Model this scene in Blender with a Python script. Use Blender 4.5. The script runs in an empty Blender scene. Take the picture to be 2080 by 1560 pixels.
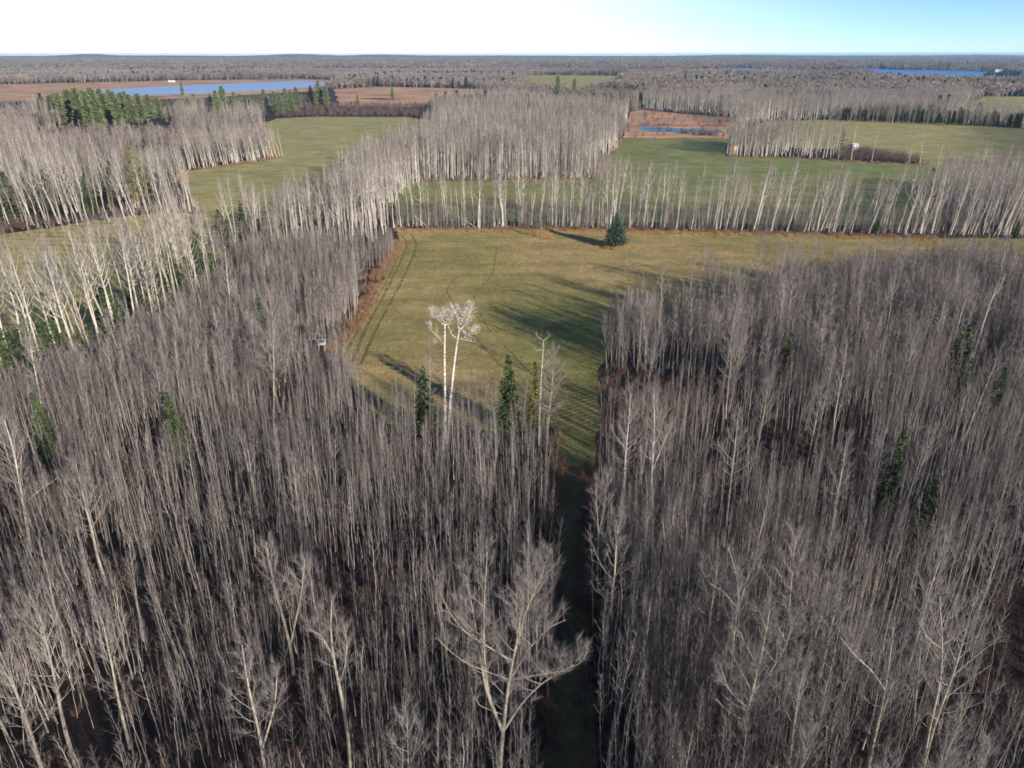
import bpy, math, random
import numpy as np
from mathutils.geometry import tessellate_polygon
from mathutils import Vector

R = math.radians
rng = np.random.default_rng(7)
random.seed(7)
sc = bpy.context.scene
COL = sc.collection

# ------------------------------------------------------------------ camera, sky, sun, exposure
CAM_H = 55.0
FPX = 1450.0                      # focal length in photograph pixels (2080 wide)
PITCH = math.atan(671.0 / FPX)
cam_d = bpy.data.cameras.new('camera')
cam_d.sensor_width = 36.0
cam_d.lens = 36.0 * FPX / 2080.0
cam_d.clip_start = 0.5
cam_d.clip_end = 60000.0
cam = bpy.data.objects.new('camera', cam_d)
COL.objects.link(cam)
cam.location = (0, 0, CAM_H)
cam.rotation_euler = (math.pi / 2 - PITCH, 0, 0)
sc.camera = cam

SUN_EL = R(18.5)
SUN_AZ = math.atan2(0.66, -0.75)  # compass-like angle from +Y towards +X
world = bpy.data.worlds.new('World')
sc.world = world
world.use_nodes = True
wn = world.node_tree
wn.nodes.clear()
def W(t, **k):
    n = wn.nodes.new(t)
    for a, b in k.items(): setattr(n, a, b)
    return n
w_out = W('ShaderNodeOutputWorld')
w_sky = W('ShaderNodeTexSky', sky_type='NISHITA', sun_disc=False, sun_elevation=SUN_EL, sun_rotation=SUN_AZ,
          altitude=300.0, air_density=0.6, dust_density=0.0, ozone_density=4.8)
w_bg = W('ShaderNodeBackground'); w_bg.inputs[1].default_value = 0.118
w_veil = W('ShaderNodeBackground'); w_veil.inputs[0].default_value = (1.0, 0.985, 0.975, 1); w_veil.inputs[1].default_value = 1.0
w_mix = W('ShaderNodeMixShader')
w_geo = W('ShaderNodeTexCoord')
w_sep = W('ShaderNodeSeparateXYZ')
wn.links.new(w_geo.outputs['Generated'], w_sep.inputs[0])
w_az = W('ShaderNodeMapRange', interpolation_type='SMOOTHSTEP')
w_az.inputs[1].default_value = 0.50; w_az.inputs[2].default_value = -0.38
wn.links.new(w_sep.outputs[0], w_az.inputs[0])
w_el = W('ShaderNodeMapRange', interpolation_type='SMOOTHSTEP')
w_el.inputs[1].default_value = 0.42; w_el.inputs[2].default_value = 0.02
wn.links.new(w_sep.outputs[2], w_el.inputs[0])
w_mul = W('ShaderNodeMath', operation='MULTIPLY')
wn.links.new(w_az.outputs[0], w_mul.inputs[0]); wn.links.new(w_el.outputs[0], w_mul.inputs[1])
wn.links.new(w_sky.outputs[0], w_bg.inputs[0])
wn.links.new(w_mul.outputs[0], w_mix.inputs[0])
wn.links.new(w_bg.outputs[0], w_mix.inputs[1]); wn.links.new(w_veil.outputs[0], w_mix.inputs[2])
wn.links.new(w_mix.outputs[0], w_out.inputs[0])

sun_d = bpy.data.lights.new('sun', 'SUN')
sun_d.energy = 5.0
sun_d.angle = R(0.5)
sun_d.color = (1.0, 0.91, 0.79)
sun = bpy.data.objects.new('sun', sun_d)
COL.objects.link(sun)
sun_dir = Vector((math.sin(SUN_AZ) * math.cos(SUN_EL), math.cos(SUN_AZ) * math.cos(SUN_EL), math.sin(SUN_EL)))
sun.rotation_euler = sun_dir.to_track_quat('Z', 'Y').to_euler()
sun.location = (0, 0, 120)

sc.view_settings.view_transform = 'Standard'
sc.view_settings.look = 'None'
sc.view_settings.exposure = 0.62
sc.view_settings.gamma = 1.0
sc.render.engine = 'CYCLES'
sc.cycles.max_bounces = 4
sc.cycles.diffuse_bounces = 2
sc.cycles.glossy_bounces = 2
sc.cycles.volume_bounces = 0
sc.cycles.use_denoising = True
sc.cycles.denoiser = 'OPENIMAGEDENOISE'
sc.cycles.denoising_input_passes = 'RGB_ALBEDO_NORMAL'
sc.cycles.filter_width = 1.7

# ------------------------------------------------------------------ photograph pixel -> place on the ground
cp, sp = math.cos(PITCH), math.sin(PITCH)
def ray(px, py):
    x = (px - 1040.0) / FPX; y = (780.0 - py) / FPX
    return x, cp + y * sp, y * cp - sp
def G(px, py, z=0.0):
    x, y, d = ray(px, py)
    t = (z - CAM_H) / d
    return (x * t, y * t)
def at_y(px, py, Y):
    x, y, d = ray(px, py)
    t = Y / y
    return np.array([x * t, Y, CAM_H + d * t])
def project(P):
    P = np.asarray(P, float)
    dx, dy, dz = P[:, 0], P[:, 1], P[:, 2] - CAM_H
    f = dy * cp - dz * sp
    u = dy * sp + dz * cp
    return 1040 + FPX * dx / f, 780 - FPX * u / f, f
def poly(pts): return np.array([G(*p) for p in pts])

# ------------------------------------------------------------------ materials
def new_mat(name):
    m = bpy.data.materials.new(name); m.use_nodes = True
    nt = m.node_tree; nt.nodes.clear()
    out = nt.nodes.new('ShaderNodeOutputMaterial')
    b = nt.nodes.new('ShaderNodeBsdfPrincipled')
    b.inputs['Roughness'].default_value = 0.85
    b.inputs['Specular IOR Level'].default_value = 0.15
    nt.links.new(b.outputs[0], out.inputs[0])
    return m, nt, b
def N(nt, t, **k):
    n = nt.nodes.new(t)
    for a, v in k.items(): setattr(n, a, v)
    return n
def mixc(nt, fac, a, b, blend='MIX'):
    n = N(nt, 'ShaderNodeMix', data_type='RGBA', blend_type=blend)
    for i, v in ((0, fac), (6, a), (7, b)):
        if isinstance(v, (int, float)): n.inputs[i].default_value = v
        elif isinstance(v, tuple): n.inputs[i].default_value = v if len(v) == 4 else (*v, 1)
        else: nt.links.new(v, n.inputs[i])
    return n.outputs[2]
def noise(nt, scale, vec=None, detail=3.0, rough=0.55):
    n = N(nt, 'ShaderNodeTexNoise'); n.inputs['Scale'].default_value = scale
    n.inputs['Detail'].default_value = detail; n.inputs['Roughness'].default_value = rough
    if vec is not None: nt.links.new(vec, n.inputs['Vector'])
    return n.outputs['Fac']
def ramp(nt, fac, lo, hi):
    n = N(nt, 'ShaderNodeMapRange'); n.inputs[1].default_value = lo; n.inputs[2].default_value = hi
    nt.links.new(fac, n.inputs[0]); return n.outputs[0]
def wpos(nt): return N(nt, 'ShaderNodeNewGeometry').outputs['Position']
def mapping(nt, vec, scale=(1, 1, 1), rot=(0, 0, 0)):
    n = N(nt, 'ShaderNodeMapping'); n.inputs['Scale'].default_value = scale; n.inputs['Rotation'].default_value = rot
    nt.links.new(vec, n.inputs['Vector']); return n.outputs[0]
def bump(nt, b, h, strength, dist):
    n = N(nt, 'ShaderNodeBump'); n.inputs['Strength'].default_value = strength; n.inputs['Distance'].default_value = dist
    nt.links.new(h, n.inputs['Height']); nt.links.new(n.outputs[0], b.inputs['Normal'])

def bark_mat(name, c1, c2, marks=(0.05, 0.04, 0.035), mark_amt=0.0, lo=0.58, hi=0.66, wide=False):
    """bark whose colour wanders from tree to tree; dark scars lie across the stem"""
    m, nt, b = new_mat(name)
    oi = N(nt, 'ShaderNodeObjectInfo')
    col = mixc(nt, oi.outputs['Random'], c1, c2)
    p = wpos(nt)
    patch = ramp(nt, noise(nt, 0.09, p, 2), 0.35, 0.65)
    col = mixc(nt, patch, col, mixc(nt, 0.25, col, (c2[0] * .7, c2[1] * .62, c2[2] * .55)))
    if wide:      # whole stands differ: greyer, browner, more evergreen
        q = ramp(nt, noise(nt, 1.0, mapping(nt, p, (0.0022, 0.0065, 0)), 5), 0.40, 0.60)
        col = mixc(nt, q, col, mixc(nt, 0.6, col, (0.10, 0.10, 0.085)))
        q = ramp(nt, noise(nt, 1.0, mapping(nt, p, (0.005, 0.012, 0), (0, 0, 0.5)), 4), 0.52, 0.66)
        col = mixc(nt, q, col, mixc(nt, 0.5, col, (0.30, 0.20, 0.15)))
    if mark_amt:
        v = mapping(nt, p, (1.6, 1.6, 5.5))
        col = mixc(nt, ramp(nt, noise(nt, 1.2, v, 3), lo, hi), col, mixc(nt, mark_amt, col, marks))
    nt.links.new(col, b.inputs['Base Color'])
    return m
def leaf_mat(name, c1, c2, tip=None):
    m, nt, b = new_mat(name)
    oi = N(nt, 'ShaderNodeObjectInfo')
    col = mixc(nt, oi.outputs['Random'], c1, c2)
    col = mixc(nt, ramp(nt, noise(nt, 0.7, wpos(nt), 3), 0.4, 0.65), col, tip or c2)
    nt.links.new(col, b.inputs['Base Color'])
    b.inputs['Roughness'].default_value = 0.7
    return m
M = {}
M['white_bark'] = bark_mat('white_bark', (0.62, 0.57, 0.50), (0.42, 0.38, 0.32), (0.07, 0.055, 0.045), 0.8)
M['grey_bark'] = bark_mat('grey_bark', (0.44, 0.39, 0.31), (0.30, 0.265, 0.22), (0.07, 0.06, 0.045), 0.7)
M['young_bark'] = bark_mat('young_bark', (0.50, 0.455, 0.40), (0.145, 0.13, 0.12), (0.06, 0.05, 0.045), 0.5)
M['pale_bark'] = bark_mat('pale_bark', (0.72, 0.67, 0.59), (0.66, 0.61, 0.53), (0.06, 0.05, 0.045), 0.9, 0.53, 0.58)
M['brown_bark'] = bark_mat('brown_bark', (0.12, 0.085, 0.06), (0.09, 0.065, 0.05), (0.04, 0.03, 0.025), 0.5)
M['twig'] = bark_mat('twig', (0.185, 0.155, 0.142), (0.105, 0.09, 0.088))
M['limb_twig'] = bark_mat('limb_twig', (0.27, 0.24, 0.225), (0.20, 0.178, 0.168))
M['aspen_twig'] = bark_mat('aspen_twig', (0.275, 0.235, 0.21), (0.205, 0.175, 0.157))
M['far_twig'] = bark_mat('far_twig', (0.34, 0.29, 0.265), (0.22, 0.185, 0.17), wide=True)
M['brush'] = bark_mat('brush', (0.22, 0.115, 0.08), (0.13, 0.085, 0.07))
M['shrub_twig'] = bark_mat('shrub_twig', (0.17, 0.125, 0.11), (0.12, 0.085, 0.08))
M['needles'] = leaf_mat('needles', (0.062, 0.095, 0.040), (0.040, 0.068, 0.033), (0.095, 0.125, 0.05))
M['blue_needles'] = leaf_mat('blue_needles', (0.055, 0.095, 0.065), (0.045, 0.08, 0.06), (0.09, 0.13, 0.09))
M['pine_needles'] = leaf_mat('pine_needles', (0.16, 0.20, 0.085), (0.09, 0.13, 0.06), (0.22, 0.24, 0.11))
M['yellow_needles'] = leaf_mat('yellow_needles', (0.16, 0.16, 0.035), (0.11, 0.13, 0.035), (0.22, 0.19, 0.04))
M['rust_grass'] = bark_mat('rust_grass', (0.36, 0.215, 0.13), (0.22, 0.14, 0.085))
M['straw'] = bark_mat('straw', (0.48, 0.32, 0.13), (0.36, 0.24, 0.10))
M['dry_grass'] = bark_mat('dry_grass', (0.42, 0.35, 0.13), (0.26, 0.26, 0.08))

def ground_mat():
    m, nt, b = new_mat('forest_floor')
    p = wpos(nt)
    a = mixc(nt, ramp(nt, noise(nt, 0.06, p, 4), 0.45, 0.7), (0.034, 0.027, 0.024), (0.10, 0.052, 0.032))
    a = mixc(nt, ramp(nt, noise(nt, 1.3, p, 5), 0.38, 0.68), a, (0.03, 0.025, 0.022))
    a = mixc(nt, ramp(nt, noise(nt, 0.02, p, 2), 0.6, 0.75), a, (0.075, 0.075, 0.035))
    # beyond the woods one can tell apart: bare canopy seen from afar, bands of evergreen and bare wood
    far = mixc(nt, ramp(nt, noise(nt, 1.0, mapping(nt, p, (0.0014, 0.0032, 1)), 4), 0.46, 0.60), (0.24, 0.205, 0.19), (0.05, 0.065, 0.045))
    far = mixc(nt, ramp(nt, noise(nt, 1.0, mapping(nt, p, (0.0035, 0.006, 1), (0, 0, .7)), 5), 0.55, 0.72), far, (0.24, 0.185, 0.13))
    far = mixc(nt, ramp(nt, noise(nt, 0.05, p, 4), 0.35, 0.7), far, (0.10, 0.08, 0.075))
    sep = N(nt, 'ShaderNodeSeparateXYZ'); nt.links.new(p, sep.inputs[0])
    col = mixc(nt, ramp(nt, sep.outputs[1], 1500, 2600), a, far)
    nt.links.new(col, b.inputs['Base Color'])
    bump(nt, b, noise(nt, 2.2, p, 5), 0.6, 0.25)
    return m
M['forest_floor'] = ground_mat()

def field_mat(name, green, tan, amount, rows=0.0, row_rot=0.0, spots=()):
    """mown grass: green and dry patches, drilled rows and a rough nap. spots = patches (x, y, radius, +dry / -green)"""
    m, nt, b = new_mat(name)
    p = wpos(nt)
    f = noise(nt, 0.022, p, 4, 0.6)
    f = ramp(nt, f, 0.5 - 0.22 + 0.2 * (0.5 - amount), 0.5 + 0.2 + 0.2 * (0.5 - amount))
    for (x, y, r, k) in spots:
        d = N(nt, 'ShaderNodeVectorMath', operation='DISTANCE'); nt.links.new(p, d.inputs[0]); d.inputs[1].default_value = (x, y, 0)
        s = N(nt, 'ShaderNodeMapRange', interpolation_type='SMOOTHSTEP'); s.inputs[1].default_value = r; s.inputs[2].default_value = 0
        s.inputs[3].default_value = 0; s.inputs[4].default_value = k
        nt.links.new(d.outputs['Value'], s.inputs[0])
        ad = N(nt, 'ShaderNodeMath', operation='ADD'); nt.links.new(f, ad.inputs[0]); nt.links.new(s.outputs[0], ad.inputs[1]); f = ad.outputs[0]
    cl = N(nt, 'ShaderNodeClamp'); nt.links.new(f, cl.inputs[0])
    col = mixc(nt, cl.outputs[0], green, tan)
    g = ramp(nt, noise(nt, 0.62, p, 6, 0.75), 0.38, 0.62)
    col = mixc(nt, g, mixc(nt, 0.42, col, (0.05, 0.055, 0.02)), mixc(nt, 0.25, col, (0.36, 0.27, 0.11)))
    g2 = ramp(nt, noise(nt, 0.16, mapping(nt, p, (0.25, 1.4, 1), (0, 0, row_rot)), 4, 0.6), 0.35, 0.65)
    col = mixc(nt, g2, mixc(nt, 0.34, col, (0.08, 0.09, 0.03)), col)
    g3 = ramp(nt, noise(nt, 0.11, p, 5, 0.65), 0.42, 0.62)
    col = mixc(nt, g3, mixc(nt, 0.25, col, (0.10, 0.12, 0.035)), mixc(nt, 0.12, col, (0.62, 0.47, 0.25)))
    if rows:
        v = mapping(nt, p, (1, 1, 1), (0, 0, row_rot))
        wv = N(nt, 'ShaderNodeTexWave', bands_direction='Y'); wv.inputs['Scale'].default_value = rows
        wv.inputs['Distortion'].default_value = 2.5; wv.inputs['Detail'].default_value = 3; wv.inputs['Detail Scale'].default_value = 0.6
        nt.links.new(v, wv.inputs['Vector'])
        brk = ramp(nt, noise(nt, 0.05, v, 3), 0.42, 0.62)
        mu = N(nt, 'ShaderNodeMath', operation='MULTIPLY'); nt.links.new(ramp(nt, wv.outputs['Fac'], 0.62, 0.95), mu.inputs[0]); nt.links.new(brk, mu.inputs[1])
        col = mixc(nt, mu.outputs[0], col, mixc(nt, 0.55, col, (0.07, 0.055, 0.025)))
    nt.links.new(col, b.inputs['Base Color'])
    bump(nt, b, noise(nt, 1.7, p, 6, 0.7), 0.9, 0.22)
    return m

def marsh_mat():
    m, nt, b = new_mat('marsh_sedge')
    p = wpos(nt)
    v = mapping(nt, p, (0.6, 1.5, 1))
    col = mixc(nt, ramp(nt, noise(nt, 0.03, v, 5, .65), 0.38, 0.62), (0.60, 0.36, 0.20), (0.37, 0.21, 0.13))
    col = mixc(nt, ramp(nt, noise(nt, 0.012, v, 4), 0.58, 0.66), col, (0.12, 0.065, 0.045))
    nt.links.new(col, b.inputs['Base Color'])
    bump(nt, b, noise(nt, 0.8, p, 4), 0.5, 0.3)
    return m
M['marsh'] = marsh_mat()
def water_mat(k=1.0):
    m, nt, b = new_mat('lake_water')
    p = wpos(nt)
    col = mixc(nt, ramp(nt, noise(nt, 0.02, mapping(nt, p, (0.25, 1.5, 1)), 4), 0.35, 0.65), (0.03, 0.18 * k, 0.46 * k * k), (0.06, 0.24 * k, 0.50 * k * k))  # blue of the reflected sky painted into the base colour
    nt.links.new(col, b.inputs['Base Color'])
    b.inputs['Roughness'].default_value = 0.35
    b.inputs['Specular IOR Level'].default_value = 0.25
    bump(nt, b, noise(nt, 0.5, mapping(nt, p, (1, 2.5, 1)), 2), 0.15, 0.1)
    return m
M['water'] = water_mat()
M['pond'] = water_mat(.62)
def plain(name, c, rough=0.6, c2=None, scale=3.0):
    m, nt, b = new_mat(name)
    nt.links.new(mixc(nt, ramp(nt, noise(nt, scale, wpos(nt), 4), 0.35, 0.65), c, c2 or tuple(x * .8 for x in c)), b.inputs['Base Color'])
    b.inputs['Roughness'].default_value = rough
    return m
M['white_paint'] = plain('white_paint', (0.78, 0.77, 0.74))
M['metal_roof'] = plain('metal_roof', (0.42, 0.46, 0.52), 0.4)
M['dark_roof'] = plain('dark_roof', (0.10, 0.09, 0.09))
M['orange_ply'] = plain('orange_plywood', (0.75, 0.36, 0.17))
M['window_dark'] = plain('window_dark', (0.03, 0.035, 0.045), 0.15)
M['grey_wood'] = plain('grey_wood', (0.30, 0.27, 0.23))
M['worn_soil'] = plain('worn_soil', (0.115, 0.088, 0.04), 0.9, (0.15, 0.125, 0.05), 1.5)

# ------------------------------------------------------------------ geometry helpers
class Geo:
    def __init__(s): s.v = []; s.f = []; s.m = []; s.n = 0
    def add(s, V, F, mi):
        V = np.asarray(V, float).reshape(-1, 3)
        F = np.asarray(F, int)
        s.v.append(V); s.f.extend((F + s.n).tolist()); s.m.append(np.full(len(F), mi, int)); s.n += len(V)
    def tube(s, P, Rd, k, mi):
        P = np.asarray(P, float); Rd = np.asarray(Rd, float); n = len(P)
        T = np.gradient(P, axis=0); T /= np.linalg.norm(T, axis=1)[:, None] + 1e-9
        ref = np.array([1.0, 0.13, 0.07]) if abs(T[0, 0]) < 0.8 else np.array([0.1, 1.0, 0.1])
        A = np.cross(T, ref); A /= np.linalg.norm(A, axis=1)[:, None]; B = np.cross(T, A)
        a = np.arange(k) * 2 * math.pi / k
        V = P[:, None, :] + Rd[:, None, None] * (np.cos(a)[None, :, None] * A[:, None, :] + np.sin(a)[None, :, None] * B[:, None, :])
        i = np.arange(n - 1)[:, None]; j = np.arange(k)[None, :]; j2 = (j + 1) % k
        F = np.stack([i * k + j, i * k + j2, (i + 1) * k + j2, (i + 1) * k + j], -1).reshape(-1, 4)
        s.add(V, F, mi)
    def cones(s, A, B, r, mi, rg):
        """thin three-sided twigs from A to B"""
        A = np.asarray(A, float); B = np.asarray(B, float); n = len(A)
        if n == 0: return
        r = np.broadcast_to(np.asarray(r, float), (n,))
        T = B - A; T /= np.linalg.norm(T, axis=1)[:, None] + 1e-9
        U = np.cross(T, rg.normal(size=(n, 3))); U /= np.linalg.norm(U, axis=1)[:, None] + 1e-9; Wv = np.cross(T, U)
        V = np.empty((n, 4, 3))
        for q in range(3):
            an = q * 2 * math.pi / 3
            V[:, q] = A + r[:, None] * (math.cos(an) * U + math.sin(an) * Wv)
        V[:, 3] = B
        b = np.arange(n)[:, None] * 4
        F = np.concatenate([b + [0, 1, 3], b + [1, 2, 3], b + [2, 0, 3]])
        s.add(V, F, mi)
    def blades(s, A, B, w, mi, rg):
        """single flat slivers from A to B"""
        A = np.asarray(A, float); B = np.asarray(B, float); n = len(A)
        if n == 0: return
        T = B - A
        U = np.cross(T, rg.normal(size=(n, 3))); U /= np.linalg.norm(U, axis=1)[:, None] + 1e-9
        w = np.broadcast_to(np.asarray(w, float), (n,))[:, None]
        V = np.stack([A - U * w / 2, A + U * w / 2, B], 1)
        b = np.arange(n)[:, None] * 3
        s.add(V, b + [0, 1, 2], mi)
    def box(s, c, d, mi, rz=0.0):
        V = np.array([[x, y, z] for x in (-.5, .5) for y in (-.5, .5) for z in (-.5, .5)]) * d
        ca, sa = math.cos(rz), math.sin(rz)
        V = V @ np.array([[ca, sa, 0], [-sa, ca, 0], [0, 0, 1]]) + c
        s.add(V, [[0, 1, 3, 2], [4, 6, 7, 5], [0, 4, 5, 1], [2, 3, 7, 6], [0, 2, 6, 4], [1, 5, 7, 3]], mi)
    def mesh(s, name, mats):
        me = bpy.data.meshes.new(name)
        if s.n:
            me.from_pydata(np.concatenate(s.v).tolist(), [], s.f)
            me.polygons.foreach_set('material_index', np.concatenate(s.m))
        for m in mats: me.materials.append(m)
        me.update()
        return me
    def merged(s, o):
        g = Geo(); g.v = s.v + o.v; g.n = s.n + o.n
        g.f = s.f + [[i + s.n for i in f] for f in o.f]; g.m = s.m + o.m
        return g

def obj(name, me, parent=None, loc=None):
    o = bpy.data.objects.new(name, me); COL.objects.link(o)
    if parent: o.parent = parent
    if loc is not None: o.location = loc
    return o
def tag(o, label=None, cat=None, group=None, kind=None):
    if label: o['label'] = label
    if cat: o['category'] = cat
    if group: o['group'] = group
    if kind: o['kind'] = kind
    return o
def empty(name, loc, label, cat, group=None, rz=0.0):
    o = bpy.data.objects.new(name, None); COL.objects.link(o)
    o.location = loc; o.rotation_euler = (0, 0, rz); o.empty_display_size = 0.5
    return tag(o, label, cat, group)

# ------------------------------------------------------------------ bare trees
def unit(v): return v / (np.linalg.norm(v, axis=-1, keepdims=True) + 1e-9)
def pline(P, s):
    """points on polyline P at fractions s of its length"""
    P = np.asarray(P); d = np.r_[0, np.cumsum(np.linalg.norm(np.diff(P, axis=0), axis=1))]; d /= d[-1]
    return np.stack([np.interp(s, d, P[:, i]) for i in range(3)], -1)
def dress(cr, rg, P, Rd, cs, n1, len1, ang=(68, 22), n2=4, n3=3, tw=0.8, twr=0.014, k1=4, prof='oval', up=0.35, blade=False, limb_r=0.34, mb=0, mt=1, curve=1.0):
    """primary limbs on stem P from fraction cs upward, then side branches and twigs"""
    s = cs + (0.99 - cs) * (np.arange(n1) + rg.uniform(0, 1, n1)) / n1
    base = pline(P, s); rad = np.interp(s, np.linspace(0, 1, len(Rd)), Rd)
    q = (s - cs) / (1 - cs)
    if prof == 'oval': Ls = len1 * (0.45 + 0.55 * np.minimum(1, q * 3)) * (1 - 0.72 * q)
    elif prof == 'vase': Ls = len1 * (0.95 - 0.35 * q)
    else: Ls = len1 * (1 - 0.8 * q)
    Ls = Ls * rg.uniform(0.65, 1.25, n1)
    az = np.arange(n1) * 2.4 + rg.uniform(-.6, .6, n1)
    el = np.radians(ang[0] + (ang[1] - ang[0]) * q + rg.uniform(-9, 9, n1))
    D = np.stack([np.sin(el) * np.cos(az), np.sin(el) * np.sin(az), np.cos(el)], -1)
    tA, tB = [], []
    for i in range(n1):
        L = Ls[i]; ns = 5
        t = np.linspace(0, 1, ns)[:, None]
        bend = rg.normal(0, 0.10 * curve, 3) * L
        Q = base[i] + D[i] * L * t + np.array([0, 0, up * L]) * t ** 2 + bend * t * (1 - t) * 2
        r1 = max(twr * 1.3, min(rad[i] * 0.62, L * 0.012 * limb_r * 3))
        cr.tube(Q, r1 * (1 - 0.75 * t[:, 0]) , k1, mb)
        m2 = max(2, int(n2 * (0.5 + L / len1 * .7)))
        u = rg.uniform(0.22, 1.0, m2); B2 = pline(Q, u)
        T = unit(Q[-1] - Q[0])
        d2 = unit(T * 1.0 + rg.normal(0, 0.48, (m2, 3)) + np.array([0, 0, 0.28]))
        L2 = L * 0.42 * (1.15 - 0.6 * u) * rg.uniform(.6, 1.3, m2)
        E2 = B2 + d2 * L2[:, None]
        if blade: cr.blades(B2, E2, twr * 2.6, mt, rg)
        else: cr.cones(B2, E2, r1 * 0.42 + twr * .35, mt, rg)
        if n3:
            m3 = m2 * n3
            idx = rg.integers(0, m2, m3); u3 = rg.uniform(.15, 1, m3)
            A3 = B2[idx] + (E2[idx] - B2[idx]) * u3[:, None]
            d3 = unit(d2[idx] + rg.normal(0, 0.42, (m3, 3)) + np.array([0, 0, 0.3]))
            tA.append(A3); tB.append(A3 + d3 * (tw * rg.uniform(.5, 1.3, m3))[:, None])
            mm = n3 + 1
            A4 = pline(Q, rg.uniform(.5, 1, mm)); d4 = unit(T + rg.normal(0, .4, (mm, 3)) + np.array([0, 0, .2]))
            tA.append(A4); tB.append(A4 + d4 * (tw * rg.uniform(.5, 1.3, mm))[:, None])
    if tA:
        A = np.concatenate(tA); B = np.concatenate(tB)
        (cr.blades if blade else cr.cones)(A, B, twr * (1.9 if blade else .9), mt, rg)

def straight_tree(seed, H, r0, k=6, wob=0.02, lean=0.0, npt=9, **kw):
    rg = np.random.default_rng(seed)
    z = np.linspace(0, 1, npt)
    w = np.cumsum(rg.normal(0, wob * H / npt, (npt, 2)), 0); w -= w[0]
    az = rg.uniform(0, 6.28)
    P = np.stack([w[:, 0] + math.cos(az) * lean * H * z ** 1.5, w[:, 1] + math.sin(az) * lean * H * z ** 1.5, H * z], -1)
    P[0, 2] = -0.15
    Rd = r0 * (0.08 + 0.92 * (1 - z) ** 0.85); Rd[0] *= 1.35
    tr, cr = Geo(), Geo()
    tr.tube(P, Rd, k, 0)
    dress(cr, rg, P, Rd, **kw)
    return tr, cr

class Kind:
    """tree variants: trunk mesh, crown mesh (for single trees) and joined template (for stuff)"""
    def __init__(s, name, parts, mats, heights):
        s.name = name; s.h = heights; s.parts = []
        s.coll = bpy.data.collections.new('source_' + name)
        for i, (tr, cr) in enumerate(parts):
            tm = tr.mesh(name + '_trunk', mats) if tr else None
            cm = cr.mesh(name + '_crown', mats)
            s.parts.append((tm, cm))
            jm = (tr.merged(cr) if tr else cr).mesh(name + '_tree', mats)
            o = bpy.data.objects.new('%s_%02d' % (name, i), jm)
            s.coll.objects.link(o)
            s.parts[-1] = (tm, cm, jm)
    def n(s): return len(s.parts)

def scatter(name, kind, pts, rot, scl, idx, label, cat='trees', z=0.0):
    """one stuff object: points that carry a variant, a turn and a size each"""
    n = len(pts)
    if n == 0: return None
    me = bpy.data.meshes.new(name)
    V = np.zeros((n, 3)); V[:, :2] = np.asarray(pts)[:, :2]; V[:, 2] = z
    me.vertices.add(n); me.vertices.foreach_set('co', V.ravel())
    a = me.attributes.new('rot', 'FLOAT_VECTOR', 'POINT'); a.data.foreach_set('vector', np.asarray(rot, float).ravel())
    a = me.attributes.new('scl', 'FLOAT_VECTOR', 'POINT'); a.data.foreach_set('vector', np.asarray(scl, float).ravel())
    a = me.attributes.new('pick', 'INT', 'POINT'); a.data.foreach_set('value', np.asarray(idx, int))
    o = obj(name, me); tag(o, label, None, None, 'stuff')
    ng = bpy.data.node_groups.new(name, 'GeometryNodeTree')
    ng.interface.new_socket('Geometry', in_out='INPUT', socket_type='NodeSocketGeometry')
    ng.interface.new_socket('Geometry', in_out='OUTPUT', socket_type='NodeSocketGeometry')
    gi = ng.nodes.new('NodeGroupInput'); go = ng.nodes.new('NodeGroupOutput')
    ip = ng.nodes.new('GeometryNodeInstanceOnPoints')
    ci = ng.nodes.new('GeometryNodeCollectionInfo'); ci.inputs['Collection'].default_value = kind.coll
    ci.inputs['Separate Children'].default_value = True; ci.inputs['Reset Children'].default_value = True
    def attr(nm, t):
        q = ng.nodes.new('GeometryNodeInputNamedAttribute'); q.data_type = t; q.inputs['Name'].default_value = nm
        return q.outputs['Attribute']
    ip.inputs['Pick Instance'].default_value = True
    L = ng.links.new
    L(gi.outputs[0], ip.inputs['Points']); L(ci.outputs[0], ip.inputs['Instance'])
    L(attr('pick', 'INT'), ip.inputs['Instance Index'])
    L(attr('rot', 'FLOAT_VECTOR'), ip.inputs['Rotation']); L(attr('scl', 'FLOAT_VECTOR'), ip.inputs['Scale'])
    L(ip.outputs[0], go.inputs[0])
    md = o.modifiers.new('scatter', 'NODES'); md.node_group = ng
    return o

# ------------------------------------------------------------------ sampling of places
def inside(P, poly_):
    x, y = P[:, 0], P[:, 1]; r = np.zeros(len(P), bool); n = len(poly_)
    for i in range(n):
        x1, y1 = poly_[i]; x2, y2 = poly_[(i + 1) % n]
        c = ((y1 > y) != (y2 > y)) & (x < (x2 - x1) * (y - y1) / (y2 - y1 + 1e-12) + x1)
        r ^= c
    return r
def jgrid(x0, x1, y0, y1, s):
    gx, gy = np.meshgrid(np.arange(x0, x1, s), np.arange(y0, y1, s))
    P = np.stack([gx.ravel(), gy.ravel()], -1)
    return P + rng.uniform(-.5, .5, P.shape) * s
def in_wedge(P, m=45.0):
    return (np.abs(P[:, 0]) < 0.80 * P[:, 1] + m) & (P[:, 1] > 7)
def fill(poly_, s, excl=(), m=45.0):
    P = jgrid(poly_[:, 0].min(), poly_[:, 0].max(), poly_[:, 1].min(), poly_[:, 1].max(), s)
    P = P[in_wedge(P, m)]
    P = P[inside(P, poly_)]
    for e in excl: P = P[~inside(P, e)]
    return P
_lat = rng.uniform(0, 1, (64, 64))
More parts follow.
